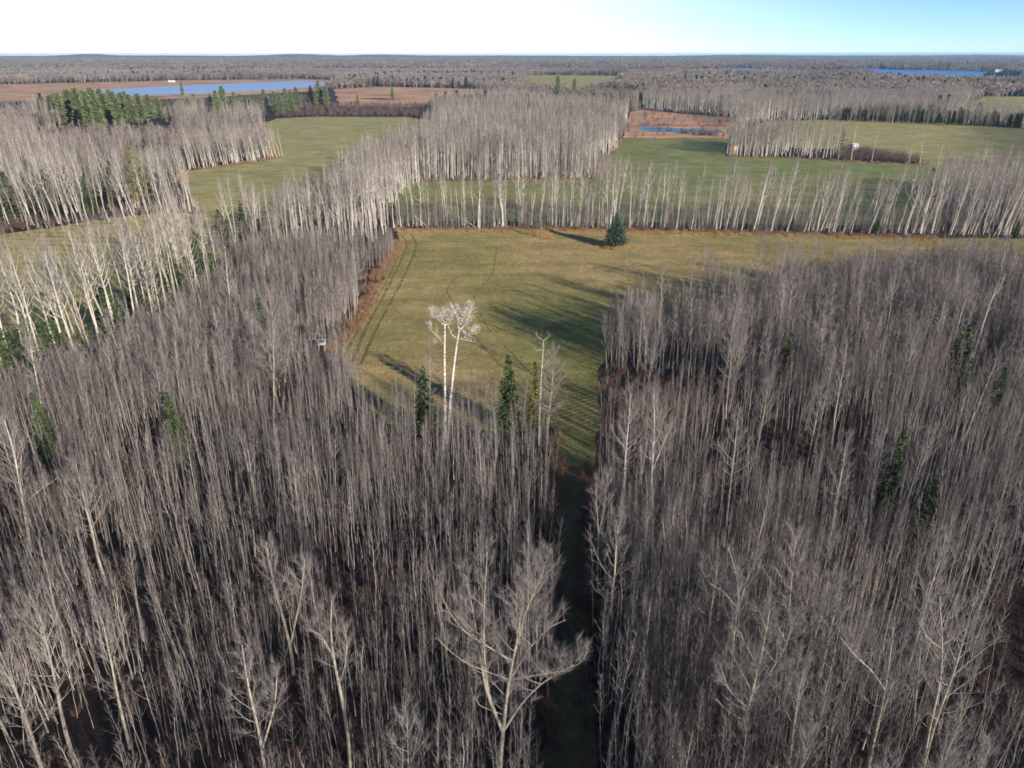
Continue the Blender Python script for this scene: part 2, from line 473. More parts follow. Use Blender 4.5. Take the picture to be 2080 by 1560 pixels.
def vnoise(P, s, off=0.0):
    q = np.asarray(P)[:, :2] / s + off; i = np.floor(q).astype(int); f = q - i; f = f * f * (3 - 2 * f)
    a = _lat[i[:, 0] % 64, i[:, 1] % 64]; b = _lat[(i[:, 0] + 1) % 64, i[:, 1] % 64]
    c = _lat[i[:, 0] % 64, (i[:, 1] + 1) % 64]; d = _lat[(i[:, 0] + 1) % 64, (i[:, 1] + 1) % 64]
    return (a * (1 - f[:, 0]) + b * f[:, 0]) * (1 - f[:, 1]) + (c * (1 - f[:, 0]) + d * f[:, 0]) * f[:, 1]
def band(pts_px, width, spacing):
    """random places within width metres of a line given on the ground"""
    Q = poly(pts_px); out = []
    for a, b in zip(Q[:-1], Q[1:]):
        L = np.linalg.norm(b - a); n = max(1, int(L * width / spacing ** 2))
        t = rng.uniform(0, 1, n)[:, None]; nn = np.array([-(b - a)[1], (b - a)[0]]) / L
        out.append(a + (b - a) * t + nn * rng.uniform(-.5, .5, (n, 1)) * width)
    return np.concatenate(out)
def ragged(P, amp, step):
    """walk round a polygon in steps and push the edge in and out a little"""
    out = []
    n = len(P)
    for i in range(n):
        a, b = P[i], P[(i + 1) % n]; L = np.linalg.norm(b - a)
        st = max(step, L / 90)
        k = max(1, int(L / st)); t = np.arange(k)[:, None] / k
        q = a + (b - a) * t
        nn = np.array([-(b - a)[1], (b - a)[0]]) / (L + 1e-9)
        d = (vnoise(q, step * 3.1) - .5) * 2 + (vnoise(q, step * 1.1, 9.3) - .5)
        out.append(q + nn * (amp * d)[:, None] * (0 if False else 1))
    return np.concatenate(out)
def sheet(name, P, z, mat, label=None):
    vs = [Vector((x, y, 0)) for x, y in P]
    tris = tessellate_polygon([vs])
    me = bpy.data.meshes.new(name)
    me.from_pydata([(x, y, z) for x, y in P], [], [t for t in tris])
    me.materials.append(mat); me.update()
    if me.polygons and sum(p.normal.z for p in me.polygons) < 0: me.flip_normals()
    o = obj(name, me); return tag(o, label, None, None, 'structure')

# ------------------------------------------------------------------ the ground and its fields, marshes and lakes
FAR = 15000.0
g = Geo()
ring = [(-FAR, -400), (FAR, -400), (FAR, FAR), (-FAR, FAR)]
g.add([(x, y, 0) for x, y in ring], [[0, 1, 2, 3]], 0)
tag(obj('ground', g.mesh('ground', [M['forest_floor']])), 'brown leaf litter ground of the forest running to the horizon', None, None, 'structure')

MF = poly([(690, 705), (712, 690), (735, 645), (760, 600), (775, 570), (790, 545), (800, 515), (812, 492), (806, 466), (850, 464), (1100, 464), (1300, 467),
           (1500, 471), (1700, 477), (1900, 483), (2100, 486), (2500, 492), (2500, 560), (2080, 566), (1950, 570), (1800, 583), (1700, 600), (1600, 618),
           (1500, 640), (1400, 655), (1300, 680), (1232, 702), (1219, 745), (1224, 800), (1216, 860), (1203, 950), (1118, 948), (1122, 868), (1060, 872),
           (900, 872), (780, 862), (720, 800)])
LN = poly([(1122, 944), (1203, 946), (1191, 1100), (1190, 1250), (1212, 1560), (1225, 1900), (1400, 2900), (1070, 2900), (1075, 1900), (1090, 1560), (1115, 1300), (1114, 1150), (1114, 1060)])
F2 = poly([(1200, 364), (1212, 335), (1245, 310), (1268, 282), (1300, 279), (1475, 281), (1475, 318), (1600, 320), (1700, 326), (1890, 335), (1898, 360),
           (1900, 458), (1700, 458), (1500, 454), (1100, 450), (800, 450), (800, 366), (850, 368), (1000, 366)])
F3 = poly([(1480, 272), (1560, 246), (1700, 243), (1900, 249), (2092, 262), (2100, 300), (2110, 385), (2080, 390), (1910, 390), (1895, 336), (1800, 314),
           (1740, 303), (1700, 303), (1600, 299), (1500, 296)])
F4 = poly([(1950, 238), (1958, 215), (2000, 196), (2080, 196), (2500, 200), (2500, 258), (2100, 252)])
F5 = poly([(530, 252), (560, 241), (640, 237), (830, 238), (900, 250), (830, 312), (740, 358), (690, 395), (640, 445), (600, 458), (500, 470), (430, 470),
           (400, 420), (368, 372), (372, 348), (480, 335), (560, 322), (548, 300), (535, 270)])
F6 = poly([(1045, 160), (1080, 152), (1270, 154), (1275, 178), (1180, 190), (1060, 190)])
CL = poly([(-400, 560), (0, 478), (200, 446), (330, 432), (420, 436), (490, 474), (420, 555), (330, 632), (200, 696), (0, 790), (-400, 890)])
M1 = poly([(1272, 280), (1275, 228), (1300, 222), (1400, 232), (1480, 238), (1500, 262), (1478, 282)])
M2 = poly([(680, 181), (760, 176), (870, 178), (1000, 182), (990, 203), (860, 218), (690, 214)])
M3 = poly([(-500, 182), (60, 170), (330, 164), (620, 160), (700, 164), (690, 176), (640, 185), (400, 199), (110, 206), (-500, 213)])
LK1 = poly([(105, 193), (180, 184), (300, 177), (450, 170), (620, 164), (680, 168), (640, 176), (560, 183), (400, 190), (250, 195), (140, 198)])
LK2 = poly([(1735, 139), (1850, 142), (1960, 144), (2085, 149), (2085, 172), (1850, 166), (1760, 156)])
LK3 = poly([(1465, 138), (1545, 139), (1540, 152), (1470, 152)])
PD1 = poly([(1282, 260), (1330, 258), (1400, 262), (1466, 264), (1467, 268), (1400, 270), (1320, 267)])
PD2 = poly([(1296, 250), (1312, 248), (1316, 253), (1300, 255)])
FIELDS = [MF, LN, F2, F3, F4, F5, F6, CL]
MARSH = [M1, M2, M3]
LAKES = [LK1, LK2, LK3]

c = lambda px, py: G(px, py)
spots = [(*c(1150, 520), 60, .35), (*c(1350, 520), 60, .3), (*c(930, 760), 26, .75), (*c(1250, 540), 45, .3), (*c(960, 520), 26, -.55), (*c(1090, 590), 30, -.6),
         (*c(1150, 700), 34, -.8), (*c(850, 640), 18, .3), (*c(1160, 950), 60, -.3), (*c(1000, 700), 16, .3)]
M['meadow'] = field_mat('meadow_grass', (0.28, 0.31, 0.085), (0.64, 0.46, 0.21), 0.74, 0.28, R(-28), spots)
M['lane'] = field_mat('shade_darkened_turf', (0.026, 0.028, 0.014), (0.075, 0.05, 0.026), 0.5, 0, 0, [(*c(1150, 1110), 8, .5)])  # turf colour darkened to paint in the shade of the thickets
M['green_field'] = field_mat('green_field', (0.22, 0.34, 0.10), (0.40, 0.38, 0.14), 0.30, 0.12, R(-10), [(*c(1000, 400), 60, .4), (*c(1500, 400), 50, .5)])
M['pale_field'] = field_mat('pale_field', (0.50, 0.50, 0.17), (0.66, 0.54, 0.24), 0.5, 0.06, R(8), [(*c(1650, 280), 80, .4)])
sheet('meadow', ragged(MF, 0.9, 2.0), 0.020, M['meadow'], 'mown meadow between the thickets with tan and green patches')
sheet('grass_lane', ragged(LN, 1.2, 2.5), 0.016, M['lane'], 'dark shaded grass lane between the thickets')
sheet('green_field', ragged(F2, 1.2, 4.0), 0.022, M['green_field'], 'green hay field behind the row of white trunks')
sheet('pale_field', ragged(F3, 1.5, 6.0), 0.024, M['pale_field'], 'pale olive field behind the little tree island at right')
sheet('far_right_field', ragged(F4, 2.0, 8.0), 0.030, M['pale_field'], 'narrow far field at the right edge')
sheet('left_field', ragged(F5, 1.5, 5.0), 0.022, M['pale_field'], 'curved olive field on the left beyond the white trunks')
sheet('distant_field', ragged(F6, 4.0, 20.0), 0.040, M['pale_field'], 'strip of distant pale field')
sheet('clearing', ragged(CL, 1.5, 4.0), 0.020, M['pale_field'], 'grassy clearing behind the tall white trunks on the left')
for n_, P_, z_ in zip(('river_marsh', 'middle_marsh', 'lake_marsh'), MARSH, (0.028, 0.045, 0.030)):
    sheet(n_, ragged(P_, 3.0, 8.0), z_, M['marsh'], 'rust coloured sedge marsh')
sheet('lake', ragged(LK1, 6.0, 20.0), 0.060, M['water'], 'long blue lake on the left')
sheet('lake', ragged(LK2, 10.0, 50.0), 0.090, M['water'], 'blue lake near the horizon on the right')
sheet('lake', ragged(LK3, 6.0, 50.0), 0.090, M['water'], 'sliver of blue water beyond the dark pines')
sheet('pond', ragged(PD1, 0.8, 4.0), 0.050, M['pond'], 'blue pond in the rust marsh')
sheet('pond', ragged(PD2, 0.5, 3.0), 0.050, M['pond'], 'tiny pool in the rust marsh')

def ribbon(name, pts, w, z, mat, label):
    Q = np.array([G(*p) for p in pts]); d = np.r_[0, np.cumsum(np.linalg.norm(np.diff(Q, axis=0), axis=1))]
    n = int(d[-1] / 1.0) + 2; u = np.linspace(0, d[-1], n)
    C_ = np.stack([np.interp(u, d, Q[:, 0]), np.interp(u, d, Q[:, 1])], -1)
    for _ in range(12): C_[1:-1] = (C_[:-2] + 2 * C_[1:-1] + C_[2:]) / 4
    T = np.gradient(C_, axis=0); T /= np.linalg.norm(T, axis=1)[:, None]; Nn = np.stack([-T[:, 1], T[:, 0]], -1)
    ww = w * (0.55 + 0.9 * vnoise(C_, 1.7))[:, None] / 2
    V = np.zeros((2 * n, 3)); V[0::2, :2] = C_ + Nn * ww; V[1::2, :2] = C_ - Nn * ww; V[:, 2] = z
    i = np.arange(n - 1)[:, None] * 2
    g = Geo(); g.add(V, i + [0, 1, 3, 2], 0)
    tag(obj(name, g.mesh(name, [mat])), label, None, None, 'structure')
ribbon('wheel_rut', [(716, 735), (742, 668), (775, 610), (802, 555), (822, 515), (828, 495), (818, 480)], 0.7, 0.028, M['worn_soil'], 'left rut of the tractor track')
ribbon('wheel_rut', [(733, 740), (762, 672), (797, 608), (824, 555), (842, 515), (846, 494), (834, 476)], 0.7, 0.028, M['worn_soil'], 'right rut of the tractor track')
ribbon('wheel_rut', [(700, 722), (738, 650), (780, 582), (806, 530), (815, 502)], 0.35, 0.028, M['worn_soil'], 'faint outer rut by the rust grass')
ribbon('wheel_rut', [(1010, 500), (1000, 560), (960, 600), (985, 660), (1060, 740), (1120, 800)], 0.3, 0.028, M['worn_soil'], 'faint curving rut across the meadow')
ribbon('wheel_rut', [(930, 560), (905, 590), (960, 680), (1060, 790), (1110, 850)], 0.3, 0.028, M['worn_soil'], 'second faint curving rut across the meadow')

# ------------------------------------------------------------------ the woods: tree kinds
YM = [M['young_bark'], M['twig']]
M['thicket_twig'] = bark_mat('thicket_twig', (0.275, 0.232, 0.212), (0.165, 0.14, 0.134))
young = Kind('young_poplar', [straight_tree(100 + i, 12.0, rng.uniform(.028, .064), 5, 0.045, rng.uniform(0, .07), cs=rng.uniform(.42, .7), n1=15, len1=rng.uniform(1.0, 1.7),
              ang=(44, 14), n2=4, n3=2, tw=0.45, twr=0.008, k1=3, up=0.4, prof='cone') for i in range(16)], YM, 12.0)
youngfar = Kind('far_poplar', [straight_tree(140 + i, 12.0, rng.uniform(.045, .08), 4, 0.04, .05, npt=6, cs=rng.uniform(.36, .58), n1=17, len1=rng.uniform(1.2, 2.0),
              ang=(44, 14), n2=4, n3=2, tw=0.6, twr=0.017, k1=3, up=0.4, prof='cone', blade=True) for i in range(8)], [M['young_bark'], M['thicket_twig']], 12.0)
GM = [M['grey_bark'], M['limb_twig']]
greyt = Kind('grey_poplar', [straight_tree(200 + i, 17.0, rng.uniform(.13, .18), 6, 0.025, .03, cs=rng.uniform(.36, .48), n1=26, len1=rng.uniform(3.2, 4.4),
              ang=(62, 20), n2=7, n3=6, tw=0.85, twr=0.0105, k1=4, up=0.45) for i in range(5)], GM, 17.0)
AM = [M['white_bark'], M['aspen_twig']]
aspen = Kind('white_aspen', [straight_tree(300 + i, 21.0, rng.uniform(.16, .25), 6, 0.05, rng.uniform(.01, .06), cs=rng.uniform(.42, .62), n1=18, len1=rng.uniform(3.4, 5.0),
              ang=(60, 18), n2=5, n3=4, tw=0.9, twr=0.015, k1=4, up=0.5, limb_r=.75, mb=0, curve=1.6) for i in range(9)], AM, 21.0)
aspenfar = Kind('far_aspen', [straight_tree(350 + i, 21.0, rng.uniform(.18, .26), 4, 0.02, .03, npt=6, cs=rng.uniform(.42, .55), n1=16, len1=rng.uniform(2.8, 4.0),
              ang=(55, 18), n2=5, n3=3, tw=1.1, twr=0.034, k1=3, up=0.5, blade=True, limb_r=.6) for i in range(7)], AM, 21.0)
FM = [M['grey_bark'], M['far_twig']]
woodfar = Kind('far_tree', [straight_tree(400 + i, 15.0, rng.uniform(.12, .2), 3, 0.03, .04, npt=5, cs=rng.uniform(.22, .42), n1=14, len1=rng.uniform(3.0, 4.6),
              ang=(62, 20), n2=6, n3=3, tw=1.2, twr=0.05, k1=3, up=0.4, blade=True) for i in range(8)], FM, 15.0)
def clump(seed, mats_i=(0, 1)):
    """about ten far trees with broad crowns, seen from a kilometre or more"""
    rg = np.random.default_rng(seed); g = Geo()
    for j in range(13):
        b = rg.uniform(-13, 13, 2); H = rg.uniform(10, 17)
        g.cones([[b[0], b[1], 0]], [[b[0], b[1], H]], 0.22, 0, rg)
        n = 34
        z = rg.uniform(.25, .85, n) * H; az = rg.uniform(0, 6.28, n)
        A = np.stack([b[0] + 0 * z, b[1] + 0 * z, z], -1)
        L = rg.uniform(2.0, 4.6, n) * (1.15 - z / H * .6)
        B = A + np.stack([np.cos(az) * L, np.sin(az) * L, L * rg.uniform(.3, 1.1, n)], -1)
        g.blades(B, A, rg.uniform(.5, 1.1, n), 1, rg)
    return None, g
farclump = Kind('wood_clump', [clump(500 + i) for i in range(6)], FM, 15)

def shrub(seed, H, n, mi_twr=0.02, spread=.8):
    rg = np.random.default_rng(seed); g = Geo()
    az = rg.uniform(0, 6.28, n); el = rg.uniform(.05, .9, n) * spread
    L = H * rg.uniform(.55, 1.1, n)
    A = np.stack([np.cos(az) * .15, np.sin(az) * .15, 0 * az], -1)
    B = A + np.stack([np.sin(el) * np.cos(az) * L, np.sin(el) * np.sin(az) * L, np.cos(el) * L], -1)
    g.cones(A, B, mi_twr, 0, rg)
    m = n * 9; i = rg.integers(0, n, m); u = rg.uniform(.25, .95, m)[:, None]
    A2 = A[i] + (B[i] - A[i]) * u
    d = unit(B[i] - A[i] + rg.normal(0, .55, (m, 3)) * L[i, None])
    g.blades(A2, A2 + d * (H * .22 * rg.uniform(.5, 1.2, m))[:, None], mi_twr * 1.3, 0, rg)
    return None, g
brush = Kind('brush', [shrub(600 + i, 1.7, 16, .018) for i in range(5)], [M['brush']], 1.7)
bush = Kind('bush', [shrub(620 + i, 4.0, 30, .035, 1.0) for i in range(5)], [M['shrub_twig']], 4)
def tuft(seed, H, n, w):
    rg = np.random.default_rng(seed); g = Geo()
    c0 = rg.normal(0, .35, (n, 3)); c0[:, 2] = 0
    L = H * rg.uniform(.5, 1.15, n); d = unit(np.stack([rg.normal(0, .3, n), rg.normal(0, .3, n), np.ones(n)], -1))
    g.blades(c0, c0 + d * L[:, None], w, 0, rg)
    return None, g
rust = Kind('rust_grass', [tuft(640 + i, 1.15, 46, .06) for i in range(4)], [M['rust_grass']], 1)
straw = Kind('straw_grass', [tuft(650 + i, .8, 50, .05) for i in range(3)], [M['straw']], 1)
nap = Kind('meadow_grass', [tuft(660 + i, .24, 22, .07) for i in range(5)], [M['meadow']], 1)

# ------------------------------------------------------------------ conifers
def spruce(seed, H, rad, mi_trunk=0, mi_leaf=1, bare=0.08, dens=1.0, leafw=.11, narrow=1.0):
    rg = np.random.default_rng(seed); tr, cr = Geo(), Geo()
    z = np.linspace(0, 1, 6)
    tr.tube(np.stack([0 * z, 0 * z, z * H - .1 * (z == 0)], -1), (H * .014) * (1.05 - z), 6, mi_trunk)
    nl = int(H * 3.0 * dens); A, B, Lw = [], [], []
    for k in range(nl):
        q = (k + rg.uniform(0, .8)) / nl; zz = H * (bare + (0.985 - bare) * q)
        r = rad * ((1 - q) ** (0.80 * narrow)) * rg.uniform(.78, 1.1) + .10
        nb = max(4, int((6 + r * 3.0) * dens)); a0 = rg.uniform(0, 6.28)
        for j in range(nb):
            a = a0 + j * 6.283 / nb + rg.uniform(-.25, .25); rr = r * rg.uniform(.72, 1.12)
            droop = (-0.28 + 0.75 * q) * rr
            d = np.array([math.cos(a), math.sin(a), 0]); tip = np.array([0, 0, zz]) + d * rr + [0, 0, droop]
            root = np.array([0, 0, zz])
            A.append(root); B.append(tip); Lw.append(leafw * .9)
            m = max(3, int(rr * 7))
            u = rg.uniform(.2, 1, m)[:, None]; p = root + (tip - root) * u - np.array([0, 0, .04])
            sd = np.stack([rg.normal(0, 1, m), rg.normal(0, 1, m), rg.normal(-.15, .35, m)], -1)
            e = p + unit(d * .8 + sd) * (rg.uniform(.22, .5, m) * (0.5 + .25 * rr))[:, None]
            A.extend(p); B.extend(e); Lw.extend([leafw] * m)
    A = np.array(A); B = np.array(B); w = np.array(Lw)
    cr.blades(A, B, w * 1.9, mi_leaf, rg)
    return tr, cr
def pine(seed, H, rad, leafw=.28, cs=.18):
    rg = np.random.default_rng(seed); tr, cr = Geo(), Geo()
    z = np.linspace(0, 1, 7)
    P = np.stack([np.cumsum(rg.normal(0, .12, 7)), np.cumsum(rg.normal(0, .12, 7)), z * H], -1); P[0] = (0, 0, -.1)
    tr.tube(P, H * .014 * (1.05 - z), 6, 0)
    n1 = int(H * 2.0)
    for k in range(n1):
        q = (k + rg.uniform(0, 1)) / n1; s = cs + (1 - cs) * q
        b = pline(P, np.array([s]))[0]; a = k * 2.4 + rg.uniform(-.5, .5)
        r = rad * (1 - q ** 1.6) ** .75 * (.55 + .45 * min(1, q * 5)) * rg.uniform(.55, 1.2) + .5
        d = np.array([math.cos(a), math.sin(a), rg.uniform(-.05, .35)])
        tip = b + d * r
        tr.cones([b], [tip], .08, 0, rg)
        m = int(10 + r * 11)
        u = rg.uniform(.3, 1.05, m)[:, None]; c0 = b + (tip - b) * u + rg.normal(0, 1, (m, 3)) * [.45, .45, .14]
        e = c0 + unit(rg.normal(0, 1, (m, 3)) + [d[0] * .9, d[1] * .9, .55]) * rg.uniform(.45, .95, m)[:, None]
        cr.blades(c0, e, leafw, 1, rg)
    return tr, cr
SM = [M['brown_bark'], M['needles']]
fir = Kind('fir', [spruce(700 + i, 9.0, 1.6, leafw=.15, dens=1.15) for i in range(4)], SM, 9.0)
bluespruce = Kind('blue_spruce', [spruce(710, 11.0, 3.5, bare=.15, leafw=.12, dens=1.2, narrow=1.12)], [M['brown_bark'], M['blue_needles']], 11.0)
yellowfir = Kind('yellow_fir', [spruce(720 + i, 9.0, 1.35) for i in range(2)], [M['brown_bark'], M['yellow_needles']], 9.0)
def grove_pine(seed, H, rad):
    rg = np.random.default_rng(seed); tr, cr = Geo(), Geo()
    tr.tube([[0, 0, -.2], [0, 0, H * .5], [0, 0, H]], [.35, .25, .05], 5, 0)
    n = 3200; q = rg.uniform(0, 1, n) ** 1.15; lay = np.floor(q * 13) / 13 + rg.normal(0, .012, n)
    li = np.clip((q * 13).astype(int), 0, 12); z = H * (.10 + .90 * lay); R_ = rad * np.clip(1.02 - lay ** 1.5, 0.02, 1) ** .75 * (.55 + .55 * rg.uniform(0, 1, 13)[li])
    ph = rg.uniform(0, 6.28, 13)[li]
    az = rg.uniform(0, 6.283, n); R_ *= .78 + .34 * np.sin(az * 2 + ph)
    u = rg.uniform(.35, 1, n) ** .6
    A = np.stack([np.cos(az) * R_ * u, np.sin(az) * R_ * u, z + .25 * R_ * u * (lay - .2)], -1)
    B = A + unit(np.stack([np.cos(az), np.sin(az), .25 + 0 * az], -1) + rg.normal(0, .55, (n, 3))) * rg.uniform(.7, 1.5, n)[:, None]
    cr.blades(A, B, .75, 1, rg)
    return tr, cr
grovek = Kind('grove_pine', [grove_pine(760 + i, 27.0, rng.uniform(5.0, 6.6)) for i in range(7)], [M['brown_bark'], M['pine_needles']], 27.0)
pinek = Kind('pine', [pine(730 + i, 26.0, 5.2) for i in range(5)], [M['brown_bark'], M['pine_needles']], 26.0)
yellowpine = Kind('yellow_pine', [pine(740, 20.0, 3.6, .22)], [M['brown_bark'], M['yellow_needles']], 20.0)
farcon = Kind('far_conifer', [grove_pine(750 + i, 17.0, 3.4) for i in range(4)], [M['brown_bark'], M['needles']], 17.0)

# ------------------------------------------------------------------ single trees
def place(kind, vi, x, y, s, rz, label, cat, group, name, tilt=(0, 0), sxy=None, parts=True):
    tm, cm, jm = kind.parts[vi]
    if parts:
        e = empty(name, (x, y, 0), label, cat, group)
        if tm: obj('trunk', tm, e)
        obj('crown', cm, e)
    else:
        e = tag(obj(name, jm, None, (x, y, 0)), label, cat, group)
    e.rotation_euler = (tilt[0], tilt[1], rz); k = sxy or s
    e.scale = (k, k, s)
    return e

def split_and_place(P, kind, hs, name, label_fn, stuffname, stufflabel, limit, tilt_sd=0.02, bias=0.0, parts=True, sxy_f=None, yp=None, farkind=None, far_y=1e9, wmul=1.0):
    """the trees that show largest become things, the rest one stuff object"""
    P = np.asarray(P); n = len(P)
    mid = np.c_[P, hs * .5]; px, py, f = project(mid)
    vis = (px > 5) & (px < 2075) & (py > 0) & (py < 1545)
    size = np.where(vis, hs / f, 0)
    order = np.argsort(-size)[:limit]
    order = order[size[order] > 0]
    single = np.zeros(n, bool); single[order] = True
    tx = rng.normal(0, tilt_sd, n); ty = rng.normal(0, tilt_sd, n) + bias * np.clip(P[:, 0] / 60, -1.5, 1.5)
    rz = rng.uniform(0, 6.28, n); s = hs / kind.h; idx = rng.integers(0, kind.n(), n)
    wide = rng.uniform(.8, 1.25, n) * s * wmul
    # a tilt is about world axes, so turn it into the tree's own turned frame: R = Rz(az) after tilt is enough here
    for i in order:
        lab, grp = label_fn(px[i], py[i], P[i])
        e = place(kind, idx[i], P[i, 0], P[i, 1], s[i], rz[i], lab, 'tree', grp, name, sxy=wide[i], parts=parts)
        e.rotation_mode = 'XYZ'
        from mathutils import Euler
        e.rotation_euler = (Euler((tx[i], ty[i], 0)).to_matrix() @ Euler((0, 0, rz[i])).to_matrix()).to_euler()
    rest = ~single
    from mathutils import Euler as E_
    rots = np.array([(E_((a, b, 0)).to_matrix() @ E_((0, 0, c_)).to_matrix()).to_euler()[:] for a, b, c_ in zip(tx[rest], ty[rest], rz[rest])]) if rest.any() else np.zeros((0, 3))
    Pr = P[rest]; scl = np.stack([wide[rest], wide[rest], s[rest]], -1); ix = idx[rest]
    if farkind is None: scatter(stuffname, kind, Pr, rots, scl, ix, stufflabel)
    else:
        fr = Pr[:, 1] > far_y
        scatter(stuffname, kind, Pr[~fr], rots[~fr], scl[~fr], ix[~fr], stufflabel)
        scatter(stuffname, farkind, Pr[fr], rots[fr], scl[fr], ix[fr] % farkind.n(), stufflabel)

# thickets of young poplar left and right of the lane
YL = poly([(-2500, 1100), (-400, 960), (0, 848), (110, 800), (210, 745), (330, 680), (410, 603), (500, 528), (600, 512), (740, 503), (798, 500), (806, 515), (790, 530),
           (770, 545), (700, 552), (690, 545), (680, 570), (735, 592), (728, 640), (690, 688), (680, 706), (715, 805), (775, 868), (900, 878), (1060, 878), (1112, 872), (1130, 930),
           (1120, 1060), (1122, 1150), (1124, 1300), (1100, 1560), (1085, 1900), (1070, 2900), (-6000, 2900)])
YR = poly([(1238, 708), (1300, 688), (1400, 662), (1500, 646), (1600, 624), (1700, 606), (1800, 590), (1950, 577), (2080, 572), (2700, 565), (3600, 700),
           (9000, 2900), (1415, 2900), (1245, 1900), (1222, 1560), (1200, 1250), (1200, 1100), (1214, 950), (1228, 860), (1236, 800), (1230, 745)])
GAP1 = poly([(1215, 762), (1260, 757), (1400, 772), (1520, 790), (1480, 840), (1380, 872), (1215, 885)])
GAP2 = poly([(1215, 1235), (1265, 1225), (1270, 1290), (1215, 1290)])
GAP3 = poly([(640, 1180), (760, 1170), (800, 1270), (640, 1290)])
GAP4 = poly([(1960, 1250), (2200, 1200), (2200, 1500), (2000, 1480)])
GAP5 = poly([(80, 1000), (135, 990), (140, 1060), (85, 1070)])
def thin(P, scale, lo):
    return P[vnoise(P, scale, 3.3) + rng.uniform(-.25, .25, len(P)) > lo]
YP = np.concatenate([thin(fill(YL, 1.18), 5.5, .29), thin(fill(YR, 1.16, [GAP1, GAP2, GAP4]), 5.5, .37)])
LANE = np.array([(9.5, 5), (34, 5), (36, 72), (14, 72), (10.5, 45)])
YP = np.concatenate([YP[~inside(YP, LANE)], fill(LANE, 0.98), fill(poly([(770, 548), (700, 552), (690, 545), (680, 570), (735, 592), (755, 590)]), 3.2)])
YP = YP[~inside(YP, GAP3) | (rng.uniform(0, 1, len(YP)) < .3)]
YP = YP[~inside(YP, GAP5)]
# the conifers and odd trees of the thickets stand in little openings
FIRS = [((522, 596), 12.5, 'narrow green fir in the thicket left of the grey roofed box', .85), ((337, 792), 11.5, 'small bright green fir low in the left thicket, with a dark foot', .95),
        ((66, 797), 11, 'small green fir near the left edge under a hazy bare crown', .95), ((1608, 670), 12, 'small fresh green fir under the wide bare crown in the right thicket', .75),
        ((1840, 870), 12, 'small bright green fir low in the right thicket', .75), ((1972, 657), 12, 'dark bushy fir at the foot of the leaning white birch', 1.3),
        ((2045, 742), 12, 'small green fir at the right edge in the thicket', .8), ((1906, 964), 11, 'tiny green fir hidden among stems in the right thicket', .7),
        ((1032, 716), 13.5, 'dark green fir at the meadow end, left of the yellowish fir', .9), ((1087, 729), 13.5, 'yellowish green thin fir beside the dead topped aspen', .8),
        ((857, 740), 12, 'shaded green fir left of the pair of white birches', 1.1), ((670, 512), 11, 'small green fir top inside the thicket beside the rust edged meadow', .6)]
CLEAR = [(*G(*tp, h), h * .75, 1.5 * w_) for tp, h, _l, w_ in FIRS]
for tp in ((553, 700), (870, 700), (904, 700), (930, 700), (1100, 740), (1125, 740)): CLEAR.append((*G(tp[0], tp[1] + 40, 12), 5.0, 1.2))
for tp in ((1276, 870), (1330, 900), (1484, 980), (34, 950), (70, 730), (1480, 770), (1606, 600), (2000, 650), (1500, 1250), (568, 1230), (676, 1340), (1520, 1440), (1796, 1400), (1864, 1400), (1930, 1400), (1216, 1060), (1714, 750), (1776, 960)):
    CLEAR.append((*G(tp[0], tp[1], 10), 4.5, 1.1))
CLEAR.append((*G(655, 700, 2), 16, 1.3))
dropm = np.zeros(len(YP), bool)
for cx_, cy_, L_, w_ in CLEAR:
    ux, uy = cx_ / math.hypot(cx_, cy_), cy_ / math.hypot(cx_, cy_)
    a_ = -((YP[:, 0] - cx_) * ux + (YP[:, 1] - cy_) * uy); b_ = (YP[:, 0] - cx_) * uy - (YP[:, 1] - cy_) * ux
    dropm |= (a_ > -1.2) & (a_ < L_) & (np.abs(b_) < w_)
YP = YP[~dropm]
YH = 8.6 + 4.8 * vnoise(YP, 17.0, 5.5) + rng.normal(0, 1.3, len(YP))
YH = np.where((rng.uniform(0, 1, len(YP)) < .13), YH * .62, YH)
LQ = poly([(-400, 945), (0, 835), (110, 787), (210, 732), (330, 667), (410, 592), (500, 518), (600, 500), (800, 495)])
dL = np.full(len(YP), 1e9)
for a_, b_ in zip(LQ[:-1], LQ[1:]):
    t_ = np.clip(((YP - a_) @ (b_ - a_)) / ((b_ - a_) @ (b_ - a_)), 0, 1)[:, None]
    dL = np.minimum(dL, np.linalg.norm(YP - a_ - (b_ - a_) * t_, axis=1))
YH = YH * np.clip(.62 + dL / 60, .62, 1)
CLP = poly([(400, 500), (820, 490), (820, 560), (740, 720), (560, 720), (430, 640)])
YH = np.where(inside(YP, CLP), YH * .84, YH)
YH = np.clip(YH, 4.0, 15.0)
GRP = 'thin young poplars crowding the thickets'
def across(px):
    return ('at the left edge', 'left of centre-left', 'centre-left', 'just left of centre', 'just right of centre', 'centre-right', 'right of centre-right', 'at the right edge')[int(min(7, max(0, px // 260)))]
def young_label(px, py, p):
    low = 'bottom row' if py > 1440 else ('second band up' if py > 1330 else ('third band up' if py > 1200 else 'fourth band up'))
    side = 'left' if px < 1130 else 'right'
    lab = 'thin grey young poplar, %s thicket, %s, %s' % (side, low, across(px))
    return lab, 'young poplars, %s thicket, %s, %s' % (side, low, across(px))
split_and_place(YP, young, YH, 'young_poplar', young_label, 'poplar_thicket', 'dense thicket of thin bare grey young poplars', 300, .038, -.05,
                farkind=youngfar, far_y=105)
BP = np.concatenate([fill(YL, 3.4), fill(YR, 3.4)])
BP = np.concatenate([BP, fill(GAP1, 1.6), fill(GAP3, 1.5), fill(GAP5, 1.0), fill(GAP2, 1.3), fill(GAP4, 2.0), band([(1130, 930), (1117, 1060), (1119, 1150), (1119, 1300), (1098, 1560)], 2.4, .9), band([(1203, 946), (1191, 1100), (1190, 1250), (1212, 1560)], 2.4, .9)])
